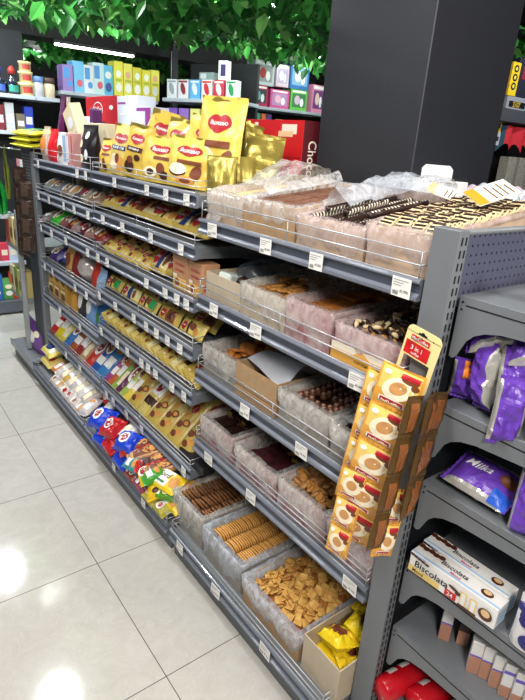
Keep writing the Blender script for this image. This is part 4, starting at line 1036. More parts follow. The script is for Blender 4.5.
for o in list(COL.objects):
    if o.get('label', '').startswith('red carton with dark side'): b.build('side_lettering', CH[2], o)
b = MB(); b.box(.452, .88, .94, 2.88, 1.42, 1.438); tag(b.build('rear_shelf', PAINT), 'grey top shelf on the other side, under the red carton', 'shelf')

def mixed_row(specs, shelf_words, group=None):
    for lab, fn in specs: fn(lab)
# second far shelf
z = Z3[1]+DZ
FS = film_mat('silver_clear', (200, 204, 206), .6)
def fpack(L, W, T, col, k, p, e, lab, seed=1, m=None):
    mm = m or foil(*col)
    Proto('snack_packet', pillow_mesh('snack_packet', L, W, T, [mm], seed, crk=.005, flat=True), [('printed_front', pack_decal(L, W, T, seed, std(L, W, k), crk=.005))]).put(p, e, lab, 'snack packet')
fpack(.16, .11, .05, (150, 156, 150), 1, (.08, 2.78, z+.05), rot(FR, .5), 'grey-green clear packet, first from the left on second far shelf', 1)
fpack(.16, .11, .05, (120, 126, 136), 0, (.07, 2.63, z+.05), rot(FR+.2, .5), 'grey clear packet, second from the left on second far shelf', 2)
carton_proto('carton', .13, .05, .145, [paint(214, 206, 150), paint(60, 66, 40), paint(226, 214, 190)], [(rect(-.045, .0, .02, .12), 1), (rect(.015, .055, .02, .12), 2)]).put((.16, 2.54, z), (0, -.1, FR), 'pale yellow carton with window on the second far shelf', 'carton')
for i, (c_, y) in enumerate([((150, 130, 110), 2.47), ((170, 160, 150), 2.36), ((86, 76, 90), 2.26), ((160, 150, 120), 2.16), ((140, 110, 90), 2.05)]):
    fpack(.15, .10, .045, c_, i, (.075, y, z+.05), rot(FR+.15*(-1)**i, .6), '%s packet, %s from the left among dull packets on second far shelf' % (('brownish', 'silver', 'dark', 'olive', 'tan')[i], ORD[i]), i+3)
ypack(.16, .10, .04, 1, 21).put((.17, 2.03, z+.08), rot(FR, .8), 'pale yellow packet at the right end of the second far shelf', 'snack packet')
# third far shelf
z = Z3[2]+DZ
fpack(.15, .07, .05, (150, 140, 140), 1, (.06, 2.83, z+.04), rot(.3, .3), 'whitish tapered packet at the left of the third far shelf', 31)
fpack(.17, .14, .06, (60, 190, 40), 0, (.09, 2.68, z+.06), rot(FR, .6), 'bright green packet on the third far shelf', 32)
for i, (c_, y) in enumerate([((150, 90, 90), 2.54), ((120, 30, 40), 2.44), ((180, 150, 150), 2.34), ((110, 40, 44), 2.24), ((170, 130, 120), 2.13), ((140, 50, 50), 2.03)]):
    fpack(.17, .09, .05, c_, i, (.085, y, z+.055), rot(FR+.2*(-1)**i, .55), '%s packet, %s right of the green one on third far shelf' % (('rosy', 'deep red', 'pale pink', 'maroon', 'dusty pink', 'brick red')[i], ORD[i]), i+33)
# fourth far shelf
z = Z3[3]+DZ
fpack(.17, .13, .06, (60, 44, 110), 0, (.09, 2.77, z+.065), rot(FR, .65), 'dark violet packet at the left of the fourth far shelf', 41)
fpack(.17, .11, .05, (60, 100, 190), 3, (.11, 2.64, z+.07), rot(FR, .75), 'blue packet right of the dark violet one, fourth far shelf', 42)
sbag((190, 150, 84), .10, .18, .06, .07, 2.52, z, .2, .1, 'tan upright bag on the fourth far shelf', 43, [(ell(0, .08, .03, .04), 2)])
sbag((130, 40, 36), .08, .16, .06, .07, 2.42, z, 0, .1, 'dark red upright bag on the fourth far shelf', 44)
blob('round silver and red crinkled pack on the fourth far shelf', 'snack pack', (.09, 2.27, z+.075), .06, .085, .07, foil(206, 196, 190, .25, .3), 5, 'round_pack', .12)
sbag((190, 60, 44), .09, .15, .06, .075, 2.12, z, 0, .1, 'orange-red upright bag on the fourth far shelf', 45)
sbag((150, 184, 220), .10, .13, .06, .06, 2.01, z, 0, .1, 'light blue bag at the right end of the fourth far shelf', 46)
# fifth far shelf
z = Z3[4]+DZ
GO = [paint(190, 150, 70), paint(110, 66, 30), paint(236, 220, 180), paint(220, 170, 60)]
gcp = carton_proto('carton', .10, .06, .095, GO, [(ell(0, .05, .035, .025), 1), (rect(-.04, .04, .075, .09), 2)])
for i in range(3):
    gcp.put((.055, 2.81-i*.115, z), (0, 0, FR), 'golden carton, %s from the left in the lower tier, fifth far shelf' % ORD[i], 'carton', 'golden cartons on the fifth far shelf')
    gcp.put((.06, 2.81-i*.115, z+.0955), (0, 0, FR+.03), 'golden carton, %s from the left in the upper tier, fifth far shelf' % ORD[i], 'carton', 'golden cartons on the fifth far shelf')
sbag((206, 150, 60), .09, .17, .06, .06, 2.46, z, 0, .1, 'amber upright bag beside the golden cartons', 51)
sbag((60, 56, 60), .11, .18, .06, .07, 2.35, z, 0, .1, 'dark bag with silver front on the fifth far shelf', 52, [(ell(0, .09, .035, .05), 1)])
sbag((120, 160, 210), .14, .18, .07, .07, 2.20, z, 0, .1, 'pale blue bag on the fifth far shelf', 53, [(ell(0, .09, .04, .04), 1)])
sbag((50, 110, 170), .12, .18, .07, .07, 2.05, z, 0, .1, 'deeper blue bag at the right end, fifth far shelf', 54, [(ell(0, .07, .03, .03), 7)])
# sixth far shelf
z = Z3[5]+DZ
sp = [((196, 40, 40), 'red'), ((226, 210, 40), 'bright yellow'), ((232, 216, 60), 'second bright yellow'), ((60, 120, 190), 'blue'), ((170, 90, 50), 'brown'), ((150, 50, 50), 'dark red'), ((190, 150, 110), 'beige'), ((200, 60, 50), 'scarlet'), ((40, 90, 170), 'deep blue'), ((60, 130, 190), 'light blue')]
for i, (c_, nm) in enumerate(sp):
    bp(.27, .085, .045, c_, std(.27, .085, i), 60+i, (.12, 2.83-i*.092, z+.10), rot(U(-.06, .06), .72, .3), nm+' packet leaning back on the sixth far shelf', 'snack packet')
# base of the far bay
z = ZB+DZ
bp(.20, .12, .07, (226, 210, 110), [(ell(.0, 0, .05, .035), 4), (rect(.05, .08, -.04, .04), 1)], 71, (X0+.11, 2.80, z+.13), rot(FR, .3), 'pale yellow packet with violet picture at the far base end')
bp(.20, .12, .06, (220, 196, 110), std(.2, .12, 2), 72, (X0+.10, 2.80, z+.055), rot(FR, .25), 'pale yellow packet under the violet pictured one')
bp(.18, .10, .05, (214, 130, 70), std(.18, .1, 1), 73, (X0+.10, 2.61, z+.06), rot(FR, .35), 'orange packet right of the pale yellow pair, far base shelf')
for i in range(8):
    bp(.24, .085, .05, ((206, 200, 196), (186, 176, 172), (214, 206, 200))[i % 3] if i != 2 else (196, 160, 84), std(.24, .085, 2 if i % 2 else 1), 74+i, (X0+.15, 2.52-i*.062, z+.105), rot(U(-.06, .06)-.12, .42, .25), ('gold banded packet among the white ones on the far base shelf' if i == 2 else 'white and silver packet, %s from the left on the far base shelf' % ORD[i]), 'snack packet', 'white packets on the far base shelf')
    if i < 6: bp(.10, .08, .035, (200, 186, 180), std(.1, .08, i), 90+i, (X0+.042, 2.54-i*.09, z+.03), rot(FR, .5), 'small greyish packet, %s from the left at the far base front' % ORD[i], 'snack packet', 'small greyish packets at the far base front')
bp(.16, .10, .05, (190, 30, 36), [(ell(-.02, 0, .03, .03), 6), (rect(.02, .06, -.04, .04), 3)], 84, (X0+.18, 1.99, z+.13), rot(FR-.3, .3), 'red and yellow packet right of the white ones, base shelf')
bp(.14, .08, .05, (206, 200, 200), std(.14, .08, 1), 85, (X0+.07, 2.02, z+.06), rot(.3, .4), 'silver grey packet in front of the red and yellow one')
bp(.15, .05, .04, (236, 234, 232), None, 86, (X0+.15, 1.885, z+.12), rot(.15, .45), 'slim white packet left of the leftmost blue bag')
bp(.14, .09, .05, (150, 84, 60), std(.14, .09, 0), 87, (X0+.08, 1.90, z+.05), rot(FR, .5), 'brown packet left of the blue bags, low in front')
# ------------------------------------------------------------------ near base carton: yellow packets
z = ZB+DZ
SYP = foil(240, 208, 36, .25)
for i, (x, y, zz, a, t_, nm) in enumerate([(-.005, .095, .12, 1.4, .2, 'front'), (.07, .07, .15, .3, .3, 'middle'), (.14, .09, .14, 1.8, .3, 'rear'), (.005, .07, .085, 1.2, .3, 'lower front'), (.21, .075, .14, 1.0, .3, 'farthest')]):
    Proto('snack_packet', pillow_mesh('snack_packet', .125, .09, .04, [SYP], 200+i, crk=.010, flat=True), [('printed_front', pack_decal(.125, .09, .04, 200+i, crk=.010, items=[(ell(.0, 0, .03, .022), 2), (ell(.03, .01, .015, .015), 6)]))]).put((x+.028, y, z+zz), (t_, .4-.2*i, a), 'bright yellow snack packet in the nearest base carton, %s one' % nm, 'snack packet', 'yellow packets in the base carton')
b = MB(); b.box(.002, .396, .005, .15, .004, .06)
for o in list(COL.objects):
    if o.get('label', '').startswith('plain cardboard carton of yellow'): b.build('pack_layer', SYP, o)

# ------------------------------------------------------------------ hanging card and coffee sachets
hook = tag(MB().tube([(PX-.001, -.036, 1.272), (-.05, -.036, 1.276), (-.056, -.036, 1.284)], .0022, 8).build('wire_hook', CHROME), 'thin wire hook on the grey post holding the cream card', 'hook')
CY = paint(246, 226, 160, .45); CR = paint(214, 24, 34, .4)
root = empty('hang_card', (-.024, -.036, 1.272), (math.radians(9), 0, 0)); tag(root, 'cream hanging card with red panel, hooked on the grey post', 'display card')
P = [(-.040, .012)] + [(-.040+.012*(1-math.cos(a)), .012+.010*math.sin(a)) for a in (.5, 1.0, 1.57)] + [(.036-.012*(1-math.cos(a))+.012, .012+.010*math.sin(a)) for a in (1.57, 1.0, .5)] + [(.048, .012), (.050, -.10), (.046, -.108), (.040, -.10), (.039, -.052), (-.030, -.047), (-.034, -.105), (-.042, -.105)]
outer = P
def hp(p, x): return (x, -p[0], p[1])
b = MB()
# card built from strips so that the window stays open
b.box(-.0006, .0006, -.05, .042, -.050, .008, 0, b=.0004)
b.prism([(-.042, .006)]+[(-.042+.014*(1-math.cos(a)), .006+.016*math.sin(a)) for a in (.4, .8, 1.2, 1.57)]+[(.036+.014*math.sin(a)*1, .006+.016*math.cos(a)) for a in (0, .4, .8, 1.2, 1.57)], lambda p: hp(p, -.0006), lambda p: hp(p, .0006), 0)
b.prism([(.038, -.05), (.050, -.05), (.051, -.112), (.046, -.118), (.040, -.113)], lambda p: hp(p, -.0006), lambda p: hp(p, .0006), 0)
b.prism([(-.042, -.05), (-.032, -.05), (-.034, -.112), (-.042, -.112)], lambda p: hp(p, -.0006), lambda p: hp(p, .0006), 0)
b.build('card', CY, root)
fn = lambda x, y, e: (-.0008-e, -x, y)
d = decal(fn, [(rect(-.036, .030, -.046, -.014), 0), ('3 in 1', .03, -.004, -.026, 1), ('coffee', .022, -.004, -.038, 1), (rect(-.026, .024, -.010, .002), 0), ('MacCoffee', .044, -.001, -.004, 1), (rect(-.010, .012, .0085, .0125), 2), (ell(.001, .0125, .005, .0035), 2), (ell(.03, .008, .0015, .0015), 2)])
d.build('printed_front', [CR, WH, SLOT], root)
SO = foil(230, 164, 62, .28); SOD = foil(96, 70, 36, .3, .35); SOC = paint(250, 236, 206, .35); SODK = foil(58, 44, 36, .25, .3); SORED = paint(176, 24, 36, .35); COF = paint(206, 150, 92, .4)
def sachet_protos(w, h, seed, dark=False, pan=(150, 84, 40)):
    body = pillow_mesh('sachet', h, w, .016, [(SOD if w < .1 else SODK) if dark else SO], seed, 14, 8, crk=.003 if dark else .0012)
    if dark: it = [(rect(-h*.34, h*.34, -w*.26, w*.2), 3)]
    else: it = [(rect(-h*.44, h*.10, -w*.44, w*.44), 5), (ell(-h*.02, w*.02, h*.27, w*.36, rot=.4), 1), (ell(-h*.04, w*.02, h*.15, w*.20, rot=.4), 4), (ell(-h*.30, w*.22, h*.09, w*.2), 3), (ell(-h*.18, w*.36, h*.07, w*.09), 3), (rect(h*.24, h*.40, -w*.34, w*.26), 0), (rect(h*.26, h*.38, -w*.31, w*.23), 2), (rect(-h*.40, -h*.30, w*.0, w*.42), 2), (ell(-h*.33, -w*.3, h*.05, w*.08), 0)]
    dm = decal(lambda x, y, e: (x, y, pil_z(x, y, h, w, .016, seed, .003 if dark else .0012)+e+.0004), it)
    if not dark: put_text(dm, 'MacCoffee', w*.46, lambda x, y: (h*.32-y, x-w*.04, pil_z(h*.32, x, h, w, .016, seed, .0012)+.0022), 1)
    return body, dm.mesh('printed_front', [WH, SOC, SORED, paint(*((120, 66, 34) if not dark else (134, 80, 40) if w < .1 else (70, 54, 44)), .35), COF, paint(244, 204, 110, .35)])
def strip(top, n, w, h, nrm, lean, label, seed, dark=False, bow=.0, twist=.0):
    """n joined sachets hanging from `top`; nrm faces the viewer side; lean = sideways slope of the strip"""
    root = empty('sachet_strip', top); tag(root, label, 'coffee sachets')
    body, dm = sachet_protos(w, h, seed, dark)
    p = Vector((0, 0, 0))
    for i in range(n):
        a = bow*(i-(n-1)/2)/max(1, n)
        down = Vector((0, 0, -1)); nn = Vector(nrm).normalized()
        side = down.cross(nn).normalized()               # viewer's left/right
        d = (down+side*lean+nn*a*-1).normalized()
        nn = (nn-d*nn.dot(d)).normalized()
        if twist: nn = (Matrix.Rotation(twist*i, 3, d) @ nn)
        ydir = nn.cross(d)
        M = Matrix((d, ydir, nn)).transposed()
        c = p+d*h/2
        o = place(body, 'sachet', root, c, M.to_euler()); o2 = place(dm, 'printed_front', o)
        p = p+d*(h*.985)
    return root
strip((-.050, -.026, 1.205), 5, .104, .101, (-.95, -.30, .10), .13, 'longest orange coffee sachet strip, foremost under the cream card', 1, bow=.25)
strip((-.030, .044, 1.165), 4, .085, .098, (-.96, -.25, .05), .11, 'orange coffee sachet strip half hidden behind the foremost strip', 2)
strip((-.088, .036, .925), 3, .066, .090, (-.90, -.35, .12), .08, 'short orange coffee sachet strip hanging lowest at the left', 3, twist=.1)
strip((-.046, -.066, .915), 2, .055, .098, (-.45, -.90, .05), .10, 'shaded orange sachet strip at the lower right of the bunch', 4)
strip((-.075, -.082, 1.17), 4, .050, .098, (-.10, -1, .0), .13, 'dark brown backed sachet strip right of the orange ones, nearest', 5, True)
strip((-.032, -.094, 1.17), 3, .050, .104, (.25, -1, .0), .12, 'dark brown backed sachet strip between two others by the post', 6, True)
strip((.004, -.090, 1.165), 3, .046, .104, (-.2, -1, .0), .11, 'dark brown backed sachet strip against the slotted post, rightmost', 7, True)

# ------------------------------------------------------------------ goods of the end display
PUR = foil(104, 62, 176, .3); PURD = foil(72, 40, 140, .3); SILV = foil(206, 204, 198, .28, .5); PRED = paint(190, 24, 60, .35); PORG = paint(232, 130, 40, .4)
PM = [PRED, WH, PORG, paint(40, 90, 200, .35), paint(120, 70, 40), SILV]
def choc(L, W, T, seed, p, e, label, items=None, m=PUR, group=None, cat='chocolate pack', crk=.008):
    body = pillow_mesh('chocolate_pack', L, W, T, [m, SILV], seed, 18, 10, side=1, crk=crk, flat=True, sw=.15)
    pr = [('printed_front', pack_decal(L, W, T, seed, items, mats=PM, crk=crk))] if items else []
    return Proto('chocolate_pack', body, pr).put(p, e, label, cat, group)
def ori(down, nrm):
    d = Vector(down).normalized(); n = Vector(nrm); n = (n-d*n.dot(d)).normalized()
    return Matrix((d, n.cross(d), n)).transposed().to_euler()
z = ZE[1]
choc(.10, .055, .04, 1, (.085, -.088, z+.058), ori((.05, .05, -1), (-1, -.6, .1)), 'small purple pack with orange corner, next to the slotted post', [(rect(-.045, -.01, -.005, .027), 2)])
choc(.12, .07, .05, 2, (.105, -.125, z+.165), ori((.2, -.9, .5), (-.6, .1, 1)), 'purple pack lying on top of the others, topmost on second end shelf')
choc(.15, .055, .045, 3, (.075, -.142, z+.088), ori((-.05, -.1, -1), (-1, .4, .1)), 'crinkled purple and silver pack under the topmost one')
choc(.13, .06, .05, 4, (.085, -.195, z+.12), ori((-.4, -.3, -1), (-1, -.5, .6)), 'purple pack slanting in the middle of the second end shelf')
choc(.15, .062, .04, 5, (.045, -.222, z+.045), ori((-.1, -.05, -1), (-1, -.7, .1)), 'purple pack hanging over the edge of second end shelf')
choc(.14, .07, .05, 6, (.10, -.235, z+.17), ori((.3, -.8, .2), (-.8, -.2, 1)), 'purple pack with red panel at upper right of second end shelf', [(rect(0, .06, -.035, .035), 0), ('ilka', .04, .03, .0, 1)])
choc(.13, .06, .04, 7, (.06, -.285, z+.115), ori((-.1, -.2, -1), (-.9, -.5, .3)), 'purple and silver pack at the right edge of second end shelf')
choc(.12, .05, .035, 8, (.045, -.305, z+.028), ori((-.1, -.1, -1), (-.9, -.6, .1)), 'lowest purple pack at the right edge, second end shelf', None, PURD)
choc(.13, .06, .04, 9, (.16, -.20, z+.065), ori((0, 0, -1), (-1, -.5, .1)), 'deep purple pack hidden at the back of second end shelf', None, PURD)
z = ZE[2]
choc(.160, .115, .045, 11, (.098, -.185, z+.046), ori((.04, -1, -.04), (-.36, 0, 1)), 'purple pouch with white script lying on the third end shelf', [(rect(.035, .075, -.055, -.02), 3), (ell(.05, .012, .02, .016), 4), ('Milka', .062, -.018, .012, 1, .3)], crk=.003)
mk = bpy.data.objects
choc(.16, .06, .05, 12, (.065, -.302, z+.068), ori((-.12, -.05, -1), (-1, -.25, .15)), 'purple and silver pack standing right of the purple pouch')
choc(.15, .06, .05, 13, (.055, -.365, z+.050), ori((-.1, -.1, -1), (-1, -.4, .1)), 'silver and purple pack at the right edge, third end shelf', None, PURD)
# long biscuit boxes
z = ZE[3]
BM = [paint(238, 236, 234, .4), paint(28, 24, 26, .4), paint(236, 206, 120, .45), paint(200, 26, 36, .4), paint(84, 42, 26, .45), paint(176, 206, 236, .4), paint(226, 190, 140, .45), paint(214, 60, 110, .4)]
bl, bh = .262, .066; KB = .87
itf = [(rect(-.130, -.03, .002, .022), 2), (rect(-.130, -.08, .058, .0645), 5), ('Biscolata', .105, -.058, .036, 1, .08), ('Mood', .034, -.098, .0125, 4), (rect(-.012, .022, .004, .026), 3), ('24', .018, .004, .015, 0), (ell(.012, .040, .017, .005, rot=-.2), 4), (ell(.026, .034, .010, .006, rot=.4), 4),
       (rect(.032, .050, .006, .050), 2), (rect(.035, .047, .008, .046), 0), (rect(.060, .078, .006, .050), 2), (rect(.063, .075, .008, .046), 0), (rect(.030, .082, .002, .010), 4), (ell(.104, .030, .019, .018), 4), (ell(.104, .034, .012, .011), 6)]+[(ell(-.122+k*.012, .062-.0012*k, .008, .004), 4) for k in range(5)]
itt = [(rect(-.130, .13, -.026, -.018), 5), ('Biscolata', .08, -.01, .004, 1, .08), ('Mood', .03, .0, -.014, 7), (ell(.085, .0, .017, .013), 4), (ell(.085, .003, .011, .008), 6)]+[(ell(-.122+k*.016, .014-.003*(k % 2), .010, .009), 4) for k in range(5)]
bx = carton_proto('biscuit_box', bl, .056, bh, BM, itf, [(rect(-.02, .02, .01, .05), 5)], itt, .002)
for me in [bx.body]+[q[1] for q in bx.parts]: me.transform(Matrix.Scale(KB, 4))
bx.put((.042, -.203, z+.0005), (0, 0, FR+.05), 'long white biscuit box, front one of two on the fourth end shelf', 'biscuit box')
bx.put((.098, -.196, z+.0005), (0, 0, FR+.02), 'long white biscuit box standing behind the front one', 'biscuit box')
BWP = foil(226, 224, 226, .25, .3)
sb = bag_mesh('bag', .10, .12, .06, [BWP], 5); Proto('chocolate_pack', sb, [('printed_front', decal(lambda x, z_, e: (x, -bag_z(x, z_, .10, .12, .06)-.004-e, z_), [(rect(-.05, .05, .06, .10), 0), (ell(0, .03, .03, .02), 0)]).mesh('printed_front', [paint(40, 40, 110)]))]).put((.05, -.395, z), (-.1, 0, FR+.2), 'white and dark blue foil bag right of the long biscuit boxes', 'chocolate pack')
# small wafer packs in a row
z = ZE[4]
WM = [paint(226, 224, 222, .35), paint(184, 132, 108, .4), paint(72, 44, 36, .4), paint(110, 90, 190, .35)]
wp = carton_proto('wafer_pack', .028, .026, .10, WM, [(rect(-.0138, .0138, .001, .055), 1), (rect(-.0138, .0138, .055, .06), 3)], [(rect(-.0125, .0125, .001, .099), 2)])
wd = carton_proto('wafer_pack', .028, .026, .085, [WM[2]]+WM[1:], [(rect(-.0138, .0138, .001, .045), 1)], [(rect(-.0125, .0125, .001, .084), 2)])
wv = carton_proto('wafer_pack', .028, .026, .10, WM, [(rect(-.0138, .0138, .072, .082), 3), (rect(-.0138, .0138, .001, .035), 1)], [(rect(-.0125, .0125, .001, .099), 2)])
wpos = [((439, 640), wp, .10, 'first small wafer pack from the slotted post, on the fifth end shelf'), ((457, 645), wd, 0, 'dark small wafer pack, second from the slotted post'), ((467, 673), wp, 0, 'tall pale wafer pack standing nearest the edge, third from post'), ((479, 679), wp, 0, 'pale brown wafer pack, fourth from the slotted post'),
        ((489, 688), wp, 0, 'pale brown wafer pack, fifth from the slotted post'), ((499, 697), wv, 0, 'white wafer pack with violet band, sixth from the post'), ((510, 706), wv, 0, 'white wafer pack with violet band, seventh from the post'), ((521, 716), wv, 0, 'white wafer pack with violet band, eighth from the post')]
for (u, v), pr, _, lab in wpos:
    q = at('z', z, u, v); pr.put((q.x+.02, q.y, z+.0005), (0, 0, FR+.5), lab, 'wafer pack', 'small wafer packs on the end display')
# red rolls
z = ZE[5]
RM = foil(196, 20, 34, .25)
rl = MB(); rl.lathe([(0, -.09), (.03, -.088), (.036, -.08), (.037, 0), (.036, .08), (.03, .088), (0, .09)], 20)
rl = rl.mesh('biscuit_roll', [RM])
rd = MB()
for k in range(3): rd.grid(lambda u, v: (.0376*math.cos(2.0+u*.9+k*.0), .0376*math.sin(2.0+u*.9), -.05+k*.045+v*.03), 6, 1)
rd = rd.mesh('printed_front', [WH])
for i, (u, v, lab) in enumerate([(392, 688, 'red biscuit roll nearest the slotted post on the lowest end shelf'), (425, 700, 'second red biscuit roll on the lowest end shelf'), (455, 722, 'third red biscuit roll on the lowest end shelf')]):
    q = at('z', z+.037, u, v); o = place(rl, 'biscuit_roll', None, (q.x+.05, q.y+.0, z+.0375), (0, PI/2, -.15)); tag(o, lab, 'biscuit roll', 'red biscuit rolls'); place(rd, 'printed_front', o)
q = at('z', ZE[0], 520, 300)
fb = bag_mesh('bag', .10, .13, .05, [foil(120, 200, 60)], 9); Proto('snack_bag', fb, []).put((.17, -.24, ZE[0]), (0, 0, FR+.6), 'lime green bag on the topmost end shelf at the picture edge', 'snack bag')
# ------------------------------------------------------------------ far side of the shop
BOARD = mat('pale_board', (176, 186, 198), .4); DK = mat('dark_unit', (26, 28, 34), .6)
def board(label, x0, x1, y0, y1, z, t=.03, m=BOARD):
    o = MB().box(x0, x1, y0, y1, z-t, z, b=.002).build('shelf_board', m); tag(o, label, 'shelf'); return o
def gbox(label, x, y, z, w, d, h, cols, items, cat='carton', rz=0, side=None, name='carton'):
    M_ = [paint(*c_) for c_ in cols]
    return carton_proto(name, w, d, h, M_, items, side).put((x, y, z), (0, 0, rz), label, cat)
# back wall unit, left part
o = MB().box(-1.3, .52, 4.86, 4.9, 0, 2.4).build('back_panel', DK); tag(o, 'dark tall back panel of the shelving at the far left', 'panel')
b = MB()
board('pale top board of the far left shelving, under tins and bottles', -1.2, .50, 4.5, 4.86, 1.885)
board('pale middle board of the far left shelving', -1.2, .50, 4.5, 4.86, 1.60)
board('pale lower board of the far left shelving above the blue bag', -1.2, .30, 4.5, 4.86, .49)
o = MB().box(-1.2, .28, 4.5, 4.86, .02, .13, b=.002).build('base_plinth', mat('plinth_grey', (92, 98, 106), .5)); tag(o, 'grey plinth of the far left shelving on the floor', 'plinth')
TINM = paint(236, 220, 160, .4); TRED = paint(176, 50, 40, .4)
for i, (r, h, zz, nm) in enumerate([(.058, .10, 1.885, 'lowest and largest'), (.052, .085, 1.986, 'middle'), (.046, .075, 2.072, 'top')]):
    root = empty('tin', (.455, 4.60, zz)); tag(root, 'cream round tin with red label, %s of the stacked tins' % nm, 'tin', 'stacked cream tins')
    MB().lathe([(0, 0), (r, 0), (r, h*.8), (r*1.12, h*.82), (r*1.12, h), (0, h)], 20).build('tin_body', TINM, root)
    b = MB(); b.grid(lambda u, v: ((r+.001)*math.cos(-PI/2+(u-.5)*1.4), (r+.001)*math.sin(-PI/2+(u-.5)*1.4), h*(.2+.5*v)), 8, 1); b.build('tin_label', TRED, root)
BOT = mat('dark_glass', (24, 30, 48), .1, spec=.8)
for i, (x, c_, nm) in enumerate([(.24, (40, 60, 150), 'blue'), (.345, (170, 50, 40), 'red')]):
    root = empty('bottle', (x, 4.6, 1.885)); tag(root, 'dark round bottle with %s cap on the far left top board' % nm, 'bottle')
    MB().lathe([(0, 0), (.05, 0), (.052, .08), (.03, .12), (.018, .14), (.018, .16), (0, .16)], 18).build('bottle_body', BOT, root)
    MB().lathe([(0, .155), (.026, .155), (.03, .19), (.012, .215), (0, .22)], 14).build('cap', paint(*c_), root)
    b = MB(); b.grid(lambda u, v: (.0535*math.cos(-PI/2+(u-.5)*1.6), .0535*math.sin(-PI/2+(u-.5)*1.6), .02+.05*v), 8, 1); b.build('bottle_label', paint(*((60, 90, 190) if i == 0 else (40, 140, 120))), root)
for x, c1, c2, nm in ((.55, (110, 150, 214), (206, 206, 210), 'blue-lidded'), (.645, (90, 70, 60), (232, 214, 180), 'brown-lidded')):
    root = empty('jar', (x, 4.6, 1.885)); tag(root, '%s jar beside the stacked cream tins' % nm, 'jar')
    MB().lathe([(0, 0), (.045, 0), (.047, .10), (.04, .115), (0, .115)], 16).build('jar_body', paint(*c2), root)
    MB().lathe([(0, .115), (.046, .115), (.046, .16), (0, .16)], 16).build('lid', paint(*c1), root)
board('pale board under the two lidded jars, far left', .505, .70, 4.5, 4.86, 1.885)
for i, (x, h, c_, nm) in enumerate([(.12, .13, (230, 230, 230), 'white'), (.22, .2, (120, 30, 40), 'dark red'), (.30, .22, (200, 205, 205), 'silver grey'), (.385, .14, (120, 110, 90), 'khaki'), (.455, .2, (30, 60, 180), 'vivid blue')]):
    gbox(nm+' packet on the middle board of the far left shelving', x, 4.62, 1.60, .07, .06, h, [c_, (240, 240, 240)], [(rect(-.025, .025, h*.3, h*.6), 1)], 'packet', name='packet')
for i, (x, c_, w, h, nm) in enumerate([(.02, (60, 120, 200), .16, .24, 'blue'), (.14, (90, 170, 90), .10, .2, 'green'), (.215, (206, 70, 40), .12, .26, 'orange-red')]):
    body = bag_mesh('bag', w, h, .07, [foil(*c_)], 60+i)
    Proto('snack_bag', body, [('printed_front', decal(lambda x_, z_, e: (x_, -bag_z(x_, z_, w, h, .07)-.004-e, z_), [(ell(0, h*.6, w*.3, h*.1), 3), (ell(0, h*.3, w*.3, h*.12), 1)]).mesh('printed_front', DM))]).put((x, 4.58, .13), (-.05, 0, 0), '%s snack bag on the plinth of the far left shelving' % nm, 'snack bag')
for x, c_, nm in ((.05, (226, 220, 200), 'cream'), (.14, (206, 60, 80), 'red and pink'), (.215, (190, 200, 220), 'pale blue')):
    gbox(nm+' box on the lower board of the far left shelving', x, 4.6, .49, .075, .06, .16, [c_, (240, 226, 200)], [(rect(-.025, .025, .05, .1), 1)], 'box', name='box')
# far end of the shelf row: side goods, hanging packs, yellow packs on top, purple bag
fl = bag_mesh('bag', .40, .20, .10, [foil(122, 70, 156)], 71); Proto('snack_bag', fl, [('printed_front', decal(lambda x, z_, e: (x, -bag_z(x, z_, .40, .20, .10)-.006-e, z_), [(ell(.0, .1, .1, .04), 1), (ell(.1, .14, .05, .02), 3)]).mesh('printed_front', DM))]).put((.02, 3.22, ZB-.008), (0, 0, FR), 'purple bag on the base shelf beyond the far bay', 'snack bag')
for i, (zz, nm) in enumerate(((.50, 'lower'), (.86, 'upper'))):
    o = MB().box(-.045, .30, 3.24, 3.60, zz-.035, zz, b=.002).build('shelf_board', mat('light_strut', (150, 155, 156), .4)); tag(o, '%s light grey board at the far end, edge-on beside the strut' % nm, 'shelf')
    for k in range(3):
        c_ = ((214, 196, 130), (120, 150, 70), (200, 190, 150), (206, 180, 110), (214, 200, 150), (190, 80, 60))[i*3+k]
        gbox('%s box %s on the %s edge-on board' % (('pale yellow', 'green', 'greyish', 'ochre', 'cream', 'brick red')[i*3+k], ('nearest', 'second', 'farthest')[k], nm), -.01, 3.29+k*.11, zz, .09, .08, .19, [c_, (120, 90, 50)], [(rect(-.03, .03, .05, .12), 1)], 'box', FR, name='box')
for i, (y, zz, nm) in enumerate(((3.10, 1.521, 'lowest'), (3.12, 1.556, 'middle'), (3.08, 1.591, 'uppermost'))):
    bp(.50, .16, .035, (232, 226, 60), [(rect(-.1, .1, -.05, .05), 7), (rect(.14, .18, -.06, .06), 4)], 120+i, (.06, y, zz+.018), rot(FR, .12), '%s flat lime yellow pack on top of the far end panel' % nm)
strip((-.035, 3.10, 1.40), 5, .12, .115, (-.9, -.45, 0), .03, 'long dark brown sachet strip hanging on the far end panel', 21, True)
strip((-.03, 2.99, 1.33), 4, .105, .115, (-.7, -.7, 0), .05, 'shorter dark sachet strip right of the long one, far end', 22, True)
for i, (y, c_, nm) in enumerate(((3.06, (226, 150, 160), 'pink'), (2.99, (240, 240, 240), 'white'))):
    tag(MB().box(-.001, .001, -.028, .028, -.022, .022).build('hanging_tag', paint(*c_), None, (-.048, y, 1.43)), 'small %s square tag above the dark sachet strips' % nm, 'tag')
sbag((130, 140, 60), .14, .34, .03, -.05, 3.36, 1.18, -.3, 0, 'olive green hanging pack left of the dark sachet strips', 131)
sbag((30, 150, 60), .16, .22, .06, -.06, 3.52, 1.06, -.3, 0, 'green and white pack at the far left edge', 132, [(ell(0, .06, .05, .05), 1)])
o = MB().tube([(.02, 3.17, 1.50), (-.06, 3.40, 1.50), (-.06, 3.56, 1.50)], .004, 8).build('hanging_rod', CHROME); tag(o, 'thin rod holding the hanging packs at the far end', 'rod')
